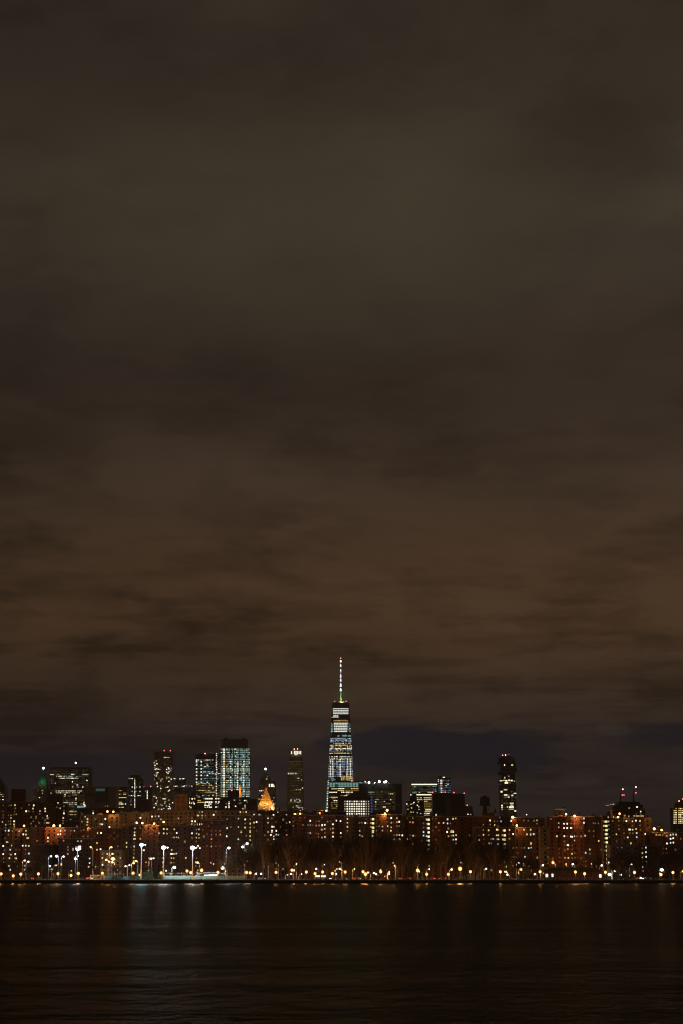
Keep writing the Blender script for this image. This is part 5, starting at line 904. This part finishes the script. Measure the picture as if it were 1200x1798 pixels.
# lamps fixed on roofs and walls of the housing
RL = conv('320,600 712,600 793,598', 0, 1370) + conv('292,412 370,415 678,560 753,565 1032,550 40,637 908,572', 150, 1370) + conv('512,447 580,443 838,435 925,405', 450, 1370) + conv('600,395 572,440', 600, 1370) \
   + conv('1130,487 1183,597', 750, 1370) + conv('708,448 820,472', 900, 1370) + conv('362,440 340,485 818,640 915,655', 1040, 1370) + conv('210,362', 450, 1370)
HOT = {(712, 600): 1.6, (1130, 487): 1.5, (818, 640): 1.6, (600, 395): 1.4, (820, 472): 1.3}
RL.sort()
for i, (px, py) in enumerate(RL):
    c = [b for b in blocks if b.px0 <= px <= b.px1 and b.top_ <= py + 14]
    fb = front_block(px, py + 4); 
    # stand on the front-most roof whose edge lies just below the lamp, else hang on the wall behind it
    roof = [b for b in blocks if b.px0 - 2 <= px <= b.px1 + 2 and -1 <= b.top_ - py <= 14]
    if roof: rb = min(roof, key=lambda q: q.top_ - py); Y = rb.Y + 1.2; z0 = rb.z1
    elif fb: Y = fb.Y - 1.2; z0 = None
    else: Y = 1500; z0 = None
    x, z = W(px, py, Y); s_ = 1.3 if abs(px - 95) < 1 or abs(px - 900.7) < 1 or abs(px - 1149) < 1 or abs(px - 680) < 1 or abs(px - 1009.3) < 1 else 1
    o = thing('roof_lamp', (x, Y, z0 if z0 else z - .5), ordn(i) + ' orange lamp from the left among those on the housing roofs and walls', 'lamp', 'orange lamps on housing roofs')
    h = z - o.location.z; m = MB(); m.tube((0, 0, 0), (0, 0, h), .1, .08, MAT['iron'], 6); link('post', m.mesh('post'), o)
    if not z0: m = MB(); m.box(-.1, .1, 0, 1.3, h - .5, h - .3, MAT['iron']); link('bracket', m.mesh('bracket'), o)
    m = MB(); m.ball((0, 0, h), .62 * s_ * Y / 1300, glowm((1, .48, .14), 8), 9, 7); link('lamp_head', m.mesh('lamp_head'), o)
    point(o, (0, -1.3 * s_, h + .1), SOD, 1700 * s_ ** 2, .42)
# ================================================================ PARK: TREES, FENCE, CARS, PAVILION
def grow(seed, H, spread, levels=4, dens=1.0):
    """a leafless winter tree: trunk mesh and branch mesh"""
    r = random.Random(seed); tr, br = MB(), MB(); top = H * r.uniform(.30, .42)
    pts = [Vector((0, 0, 0))]; n = 5
    for i in range(1, n + 1): pts.append(Vector((pts[-1].x + r.uniform(-.12, .12), pts[-1].y + r.uniform(-.12, .12), top * i / n)))
    R0 = H * .017
    for i in range(n): tr.tube(pts[i], pts[i + 1], R0 * (1.25 - i * .13) if i else R0 * 1.6, R0 * (1.25 - (i + 1) * .13), MAT['bark'], 7, False)
    def branch(p, d, L, rad, lv):
        k = 3 if lv < 2 else 2; q = p; dd = d.copy()
        for s_ in range(k):
            dd = (dd + Vector((r.uniform(-.18, .18), r.uniform(-.18, .18), r.uniform(-.02, .14)))).normalized(); nq = q + dd * L / k
            br.tube(q, nq, max(rad * (1 - s_ / k * .45), .032), max(rad * (1 - (s_ + 1) / k * .45), .028), MAT['bark'] if lv < 2 else MAT['twig'], 4 if lv < 2 else 3, False)
            q = nq
            if lv < levels:
                for j in range(r.choice((1, 2, 2)) if lv else 2):
                    a = Vector((r.uniform(-1, 1), r.uniform(-1, 1), r.uniform(-.1, .9))); nd_ = (dd * .9 + a * spread).normalized()
                    branch(q, nd_, L * r.uniform(.5, .72), rad * .5, lv + 1)
    nb = r.randint(4, 6)
    for i in range(nb):
        a = 2 * math.pi * i / nb + r.uniform(-.4, .4); branch(pts[-1 - (i % 2)], Vector((math.cos(a) * spread, math.sin(a) * spread, 1)).normalized(), H * r.uniform(.26, .36), R0 * .6, 0)
    branch(pts[-1], Vector((r.uniform(-.1, .1), r.uniform(-.1, .1), 1)), H * .38, R0 * .8, 0)
    return tr.mesh('trunk'), br.mesh('crown')
tall = [grow(s_, 20, .55) for s_ in (1, 2, 3, 4, 5)]; small = [grow(s_, 12, .8) for s_ in (11, 12, 13, 14)]
rt = random.Random(21); trees = []
def tree(px, Y, h, kind):
    x = W(px, 1540, Y)[0]; tm, cm = rt.choice(tall if kind == 'tall' else small); s_ = h / (20 if kind == 'tall' else 12)
    trees.append((x, Y, s_, tm, cm, kind, px))
px = 432
while px < 905:
    hh = rt.uniform(17, 22) if px < 740 else rt.uniform(14, 20)
    tree(px, rt.uniform(1026, 1046), hh, 'tall'); px += rt.uniform(8, 14)
px = 470
while px < 880: tree(px, rt.uniform(1056, 1078), rt.uniform(17, 22), 'tall'); px += rt.uniform(9, 15)
px = 515
while px < 860: tree(px, rt.uniform(1120, 1150), rt.uniform(16, 21), 'tall'); px += rt.uniform(12, 20)
for px, Y, h in ((10, 1062, 9), (28, 1058, 10), (73.5, 1092, 13.5), (52, 1070, 8), (95, 1066, 8), (124, 1060, 9), (170, 1120, 9), (205, 1085, 8), (418, 1038, 13), (398, 1042, 11), (440, 1040, 12), (372, 1120, 8), (300, 1125, 9), (1090, 1060, 17), (1103, 1066, 16), (1078, 1070, 13), (1120, 1062, 13), (1140, 1066, 12), (1158, 1060, 14), (1176, 1063, 16), (1194, 1062, 15), (915, 1062, 12), (935, 1064, 12), (968, 1120, 12), (1010, 1122, 12), (1048, 1120, 13)): tree(px, Y, h, 'small')
rows = {}
for q in sorted(trees, key=lambda q: q[0]):
    x, Y, s_, tm, cm, kind, px = q; row = 'front' if Y < 1050 else 'middle' if Y < 1100 else 'back'
    i = rows.get((row, kind), 0); rows[(row, kind)] = i + 1
    o = thing('bare_tree', (x, Y, G - .05), ordn(i) + (' tall' if kind == 'tall' else ' low spreading') + ' bare tree from the left in the ' + row + ' row of the park', 'tree', 'bare trees of the waterfront park')
    o.rotation_euler = (0, 0, rt.uniform(0, 6.28)); o.scale = (s_ * rt.uniform(.85, 1.1), s_, s_)
    link('trunk', tm, o); link('crown', cm, o)
# evergreen shrubs
def shrub_mesh(seed):
    r = random.Random(seed); m = MB()
    for i in range(420):
        u, v = r.uniform(0, 6.28), r.uniform(0, 1); rr_ = r.uniform(.5, 1) ** .5 * (1 - .35 * v); p = Vector((math.cos(u) * rr_, math.sin(u) * rr_, v * 1.6 + .1)); a = Vector((r.uniform(-1, 1), r.uniform(-1, 1), r.uniform(-1, 1))) * .14; c_ = a.orthogonal().normalized() * .07
        m.face([p - a, p + c_, p + a, p - c_], MAT['leaf'])
    return m.mesh('foliage')
shm = [shrub_mesh(s_) for s_ in (1, 2, 3)]; stm = MB(); stm.tube((0, 0, 0), (0, 0, .8), .07, .04, MAT['bark'], 5); stm = stm.mesh('stem')
SH = [(256, 1060, 3.2), (262, 1061, 3.6), (232, 1063, 2.2), (240, 1062, 2.4), (282, 1060, 2.6), (202, 1070, 2.0), (212, 1070, 2.2), (895, 1054, 1.8), (912, 1052, 1.6), (930, 1052, 1.7), (1005, 1053, 1.5), (1080, 1052, 1.9), (1096, 1052, 2.2), (1108, 1053, 1.8), (1140, 1052, 1.6), (1172, 1053, 1.8), (5, 1052, 1.5), (42, 1052, 1.7), (68, 1053, 1.4), (820, 1054, 1.6), (846, 1054, 1.5)]
for i, (px, Y, r_) in enumerate(sorted(SH)):
    o = thing('shrub', (W(px, 1540, Y)[0], Y, G), ordn(i) + ' dark evergreen shrub from the left at the foot of the park', 'shrub', 'evergreen shrubs in the park'); o.scale = (r_ * .8, r_ * .8, r_ * .75); link('foliage', shm[i % 3], o); link('stem', stm, o)
# windscreened court fence around the lit field
def fence(xa, xb, Y, h, mat, label, step=3.0, solid=True):
    x0, x1 = W(xa, 1540, Y)[0], W(xb, 1540, Y)[0]; o = thing('court_fence', ((x0 + x1) / 2, Y, G), label, 'fence'); n = int((x1 - x0) / step); st = (x1 - x0) / n; m = MB(); m.tube((0, 0, 0), (0, 0, h + .6), .07, .07, MAT['alu'], 6); pm = m.mesh('post')
    m = MB(); m.box(.05, st - .05, -.02, .02, .25, h * .72, mat); sc_ = m.mesh('windscreen')
    for i in range(n + 1):
        link('post', pm, o, (x0 + i * st - o.location.x, 0, 0))
        if i < n and solid: link('windscreen', sc_, o, (x0 + i * st - o.location.x, .1, 0))
    m = MB(); m.box(x0 - o.location.x, x1 - o.location.x, -.04, .04, h + .5, h + .6, MAT['alu']); link('top_rail', m.mesh('top_rail'), o)
fence(289, 428, 1034, 3.0, MAT['screen'], 'pale green screened court fence under the floodlights')
fence(184, 250, 1074, 2.6, MAT['screen'], 'grey-green screened fence behind the soccer goal', 3.2)
fence(808, 840, 1100, 3.2, MAT['screen'], 'short turquoise screened fence among the dark trees at centre right', 3)
# soccer goal
x, _ = W(171, 1541, 1026); o = thing('soccer_goal', (x, 1026, G), 'white soccer goal with net near the leftmost tall floodlight', 'goal')
def bar(name, a, c_, r=.11): m = MB(); m.tube(a, c_, r, r, MAT['white'], 7); link(name, m.mesh(name), o)
bar('post', (-3.66, 0, 0), (-3.66, 0, 2.44)); bar('post', (3.66, 0, 0), (3.66, 0, 2.44)); bar('crossbar', (-3.66, 0, 2.44), (3.66, 0, 2.44)); bar('back_bar', (-3.66, 1.6, .05), (3.66, 1.6, .05), .06); bar('stay', (-3.66, 0, 2.44), (-3.66, 1.6, .05), .05); bar('stay', (3.66, 0, 2.44), (3.66, 1.6, .05), .05)
m = MB()
for i in range(25): xx = -3.6 + i * .3; m.tube((xx, 0, 2.44), (xx, 1.6, .05), .022, .022, MAT['white'], 3, False)
for i in range(8): f_ = i / 8; m.box(-3.66, 3.66, 1.6 * f_ - .02, 1.6 * f_ + .02, 2.44 - 2.39 * f_ - .02, 2.44 - 2.39 * f_ + .02, MAT['white'])
tag(link('net', m.mesh('net'), o), kind='stuff')
# traffic light on a mast arm
x, z = W(98.5, 1519, 1088); o = thing('traffic_light', (x, 1086, G), 'yellow traffic light hanging from a slanting mast arm at the left road', 'traffic light')
m = MB(); m.tube((0, 0, 0), (0, 0, z - G + .6), .16, .1, MAT['alu'], 7); link('pole', m.mesh('pole'), o)
m = MB(); m.tube((0, 0, z - G), (3.4, 0, z - G + 1.2), .1, .06, MAT['alu'], 6); link('arm', m.mesh('arm'), o)
m = MB(); m.box(3.0, 3.7, -.3, .3, z - G - .2, z - G + 1.0, glowm((1, .62, .08), 1.2)); hd = link('signal_head', m.mesh('signal_head'), o)
for k in range(3): m = MB(); m.ball((3.35, -.34, z - G + .05 + k * .36), .17, glowm((1, .7, .1), 8) if k == 1 else MAT['black'], 7, 5); link('lens', m.mesh('lens'), hd)
point(o, (3.35, -1.2, z - G + .3), (1, .7, .2), 200, .2)
# cars on the riverside road
def car_proto(body, loc, label):
    o = thing('parked_car', loc, label, 'car', 'cars on the riverside road')
    m = MB(); m.prism([(-2.2, -.85), (2.2, -.85), (2.2, .85), (-2.2, .85)], .35, .85, body, [(-2.15, -.82), (2.15, -.82), (2.15, .82), (-2.15, .82)]); m.prism([(-1.6, -.78), (1.2, -.78), (1.2, .78), (-1.6, .78)], .85, 1.42, body, [(-1.15, -.65), (.55, -.65), (.55, .65), (-1.15, .65)]); link('body', m.mesh('body'), o)
    m = MB(); m.face([(-1.45, -.79, .9), (1.0, -.79, .9), (.5, -.69, 1.34), (-1.1, -.69, 1.34)], MAT['navy']); link('side_window', m.mesh('side_window'), o)
    m = MB(); m.tube((0, -.1, 0), (0, .1, 0), .33, .33, MAT['rubber'], 12); wmsh = m.mesh('wheel')
    for wx_ in (-1.35, 1.35):
        for wy in (-.8, .8): link('wheel', wmsh, o, (wx_, wy, .33))
    m = MB(); m.box(-2.3, -2.16, -.75, -.35, .58, .78, glowm((1, .08, .06), 5)); link('tail_light', m.mesh('tail_light'), o); m = MB(); m.box(-2.3, -2.16, .35, .75, .58, .78, glowm((1, .08, .06), 5)); link('tail_light', m.mesh('tail_light'), o)
    m = MB(); m.box(2.16, 2.3, -.75, -.35, .55, .75, glowm((1, .95, .85), 7)); link('headlight', m.mesh('headlight'), o); m = MB(); m.box(2.16, 2.3, .35, .75, .55, .75, glowm((1, .95, .85), 7)); link('headlight', m.mesh('headlight'), o)
    return o
CARS = [(53, 1100, 2.4, 'red'), (148, 1098, 2.6, 'dark'), (157, 1106, -.9, 'white'), (226, 1098, 2.2, 'red'), (263, 1100, 2.0, 'dark'), (459, 1104, .3, 'white'), (562, 1094, .15, 'white'), (575, 1104, -.6, 'dark'), (616, 1100, 2.4, 'dark'), (628, 1100, -.5, 'white'), (701, 1098, 1.9, 'dark'), (717, 1106, 2.2, 'red'), (726, 1098, 1.8, 'dark'), (757, 1097, 2.6, 'red'), (778, 1098, 2.4, 'red'), (1124, 1094, -.9, 'white'), (1136, 1100, -.4, 'dark'), (904, 1100, .5, 'dark'), (922, 1100, 0, 'dark')]
protos = {}
for i, (px, Y, rz, kd) in enumerate(CARS):
    x = W(px, 1541, Y)[0]; lab = ordn(i) + ' car from the left on the riverside road, ' + {'red': 'red with glowing tail lights', 'dark': 'dark bodied', 'white': 'white bodied'}[kd]
    if kd not in protos: protos[kd] = o = car_proto(MAT[{'red': 'redcar', 'dark': 'darkcar', 'white': 'white'}[kd]], (x, Y, G + .01), lab)
    else: o = copy_thing(protos[kd], (x, Y, G + .01), lab)
    o.rotation_euler = (0, 0, rz)
# two lit tour buses / white vans beside the arched shelter
for i, (px, w_, hh) in enumerate(((368, 3.2, 2.6), (375.5, 3.0, 2.9), (389, 3.0, 1.4), (564, 3.6, 1.7))):
    x, _ = W(px, 1536, 1060); zt_ = {0: 4.6, 1: 4.9, 2: 3.6, 3: 4.4}[i]
    o = thing('parked_van', (x, 1060, G), ('white lit van, left of two beside the arched shelter', 'white lit van, right of two beside the arched shelter', 'low white lit van right of the arched shelter', 'white van glowing between two orange lamps in the centre grove')[i], 'van')
    m = MB(); m.prism([(-w_, -1), (w_, -1), (w_, 1), (-w_, 1)], .5, zt_ - G, MAT['white'], [(-w_ + .2, -.95), (w_ - .7, -.95), (w_ - .7, .95), (-w_ + .2, .95)]); link('body', m.mesh('body'), o)
    m = MB(); m.box(-w_ + .6, w_ - 1.1, -1.06, -1.0, zt_ - G - 1.1, zt_ - G - .35, WMAT['W']); link('side_window', m.mesh('side_window'), o)
    m = MB(); m.tube((0, -.12, 0), (0, .12, 0), .42, .42, MAT['rubber'], 12); wmsh = m.mesh('wheel')
    for wx_ in (-w_ * .65, w_ * .65):
        for wy in (-.95, .95): link('wheel', wmsh, o, (wx_, wy, .42))
# arched shelter
x, _ = W(371, 1536, 1075); o = thing('arched_shelter', (x, 1075, G), 'pale arched shelter roof behind the white vans at the sports field', 'shelter')
m = MB(); n = 12; Rr = 10
for i in range(n):
    a0, a1 = math.pi * (.12 + .76 * i / n), math.pi * (.12 + .76 * (i + 1) / n); p0 = (-math.cos(a0) * Rr, math.sin(a0) * 3.6 + .6); p1 = (-math.cos(a1) * Rr, math.sin(a1) * 3.6 + .6)
    for dz2, fl in ((0, 0), (-.3, 1)): m.face([(p0[0], 0, p0[1] + dz2), (p1[0], 0, p1[1] + dz2), (p1[0], 7, p1[1] + dz2), (p0[0], 7, p0[1] + dz2)], MAT['white'])
    m.face([(p0[0], 0, p0[1] - .3), (p1[0], 0, p1[1] - .3), (p1[0], 0, p1[1]), (p0[0], 0, p0[1])], MAT['white'])
link('roof', m.mesh('roof'), o)
for xx in (-9.2, 9.2):
    for yy in (.3, 6.7): m = MB(); m.tube((xx, yy, 0), (xx, yy, 2.0), .14, .14, MAT['alu'], 6); link('post', m.mesh('post'), o)
# waterfront pavilion
Y = 1046; X0, X1 = W(955, 1530, Y)[0], W(1064, 1530, Y)[0]; o = thing('park_pavilion', ((X0 + X1) / 2, Y + 6, G), 'long low pavilion with a dark hipped roof and bright doorways at the right', 'pavilion'); off = o.location.copy()
ze, zr = W(600, 1530.5, Y)[1], W(600, 1523.6, Y)[1]
m = MB(); m.box(X0 + 1, X1 - 1, Y, Y + 12, G, ze, MAT['dark']); link('wall', m.mesh('wall', off), o)
m = MB(); m.prism([(X0, Y - 1), (X1, Y - 1), (X1, Y + 13), (X0, Y + 13)], ze + .02, zr, MAT['roof'], [(W(969, 1524, Y)[0], Y + 5.5), (W(1040, 1524, Y)[0], Y + 5.5), (W(1040, 1524, Y)[0], Y + 6.5), (W(969, 1524, Y)[0], Y + 6.5)]); rf = link('roof', m.mesh('roof', off), o)
for pxx in (968.5, 1015.5): m = MB(); a = W(pxx, 1524, Y)[0]; m.box(a - .7, a + .7, Y + 5.5, Y + 7, zr - 1, W(600, 1517.5, Y)[1], MAT['brown']); link('chimney', m.mesh('chimney', off), rf)
for pxx, py in ((960.6, 1537.3), (969.9, 1537), (1054.3, 1538)):
    a, z = W(pxx, py, Y); m = MB(); m.box(a - .65, a + .65, Y - .12, Y - .02, z - .85, z + .85, WMAT['W']); dw = link('doorway', m.mesh('doorway', off), o); m = MB(); m.box(a - .8, a - .65, Y - .2, Y, z - .85, z + 1, MAT['frame']); m.box(a + .65, a + .8, Y - .2, Y, z - .85, z + 1, MAT['frame']); link('door_frame', m.mesh('door_frame', off), dw)
for i in range(14):
    a = X0 + 4 + (X1 - X0 - 8) * i / 13; m = MB(); m.box(a - .15, a + .15, Y - .9, Y - .6, G, ze, MAT['iron']); link('column', m.mesh('column', off), o)
# small green-lit garden lamp and tail lights low in the park
# airliner far off over the city, climbing
Ya = 11500; x, z = W(1071.5, 1413.2, Ya); o = thing('airliner', (x, Ya, z), 'small distant airliner climbing away just left of the masted setback block', 'airplane'); o.rotation_euler = (0, R(-14), R(0))
m = MB(); m.tube((-20, 0, 0), (18, 0, 0), 2.2, 2.2, MAT['white'], 10); m.tube((18, 0, 0), (24, 0, -.3), 2.2, .6, MAT['white'], 10); m.tube((-20, 0, 0), (-28, 0, 1.2), 2.2, .5, MAT['white'], 10); link('fuselage', m.mesh('fuselage'), o)
m = MB(); m.prism([(4, -2), (4, 2), (-7, 19), (-10, 19), (-5, 2), (-5, -2), (-10, -19), (-7, -19)], -.6, -.1, MAT['white']); link('wing', m.mesh('wing'), o)
m = MB(); m.box(-27, -22, -.2, .2, 1, 8, MAT['white']); link('tail_fin', m.mesh('tail_fin'), o)
for sgn in (-1, 1): m = MB(); m.tube((-1, sgn * 7, -2), (4, sgn * 7, -2), 1.2, 1.3, MAT['steel'], 8); link('engine', m.mesh('engine'), o)
m = MB(); m.box(-18, 19, -2.35, -2.15, .3, 1.1, glowm((1, .92, .75), 1.6)); link('hull_light_strip', m.mesh('hull_light_strip'), o)  # glowing strip added along the dark hull to make it show
m = MB(); m.ball((-24, -.5, .5), 1.6, glowm((1, .35, .25), 4), 7, 5); link('beacon', m.mesh('beacon'), o)
m = MB(); m.ball((22, -.5, -1), 1.4, glowm((1, .95, .85), 6), 7, 5); link('landing_light', m.mesh('landing_light'), o)

# ================================================================ AIR
hz = bpy.data.materials.new('night_haze'); hz.use_nodes = True; t = hz.node_tree; t.nodes.remove(t.nodes['Principled BSDF'])
pv = t.nodes.new('ShaderNodeVolumePrincipled'); pv.inputs['Color'].default_value = (.9, .88, .86, 1); pv.inputs['Density'].default_value = HAZE; pv.inputs['Anisotropy'].default_value = .5
t.links.new(pv.outputs[0], t.nodes['Material Output'].inputs['Volume'])
m = MB(); m.box(-7000, 7000, -500, 17000, -6, 572, hz); tag(link('haze', m.mesh('haze')), kind='stuff')
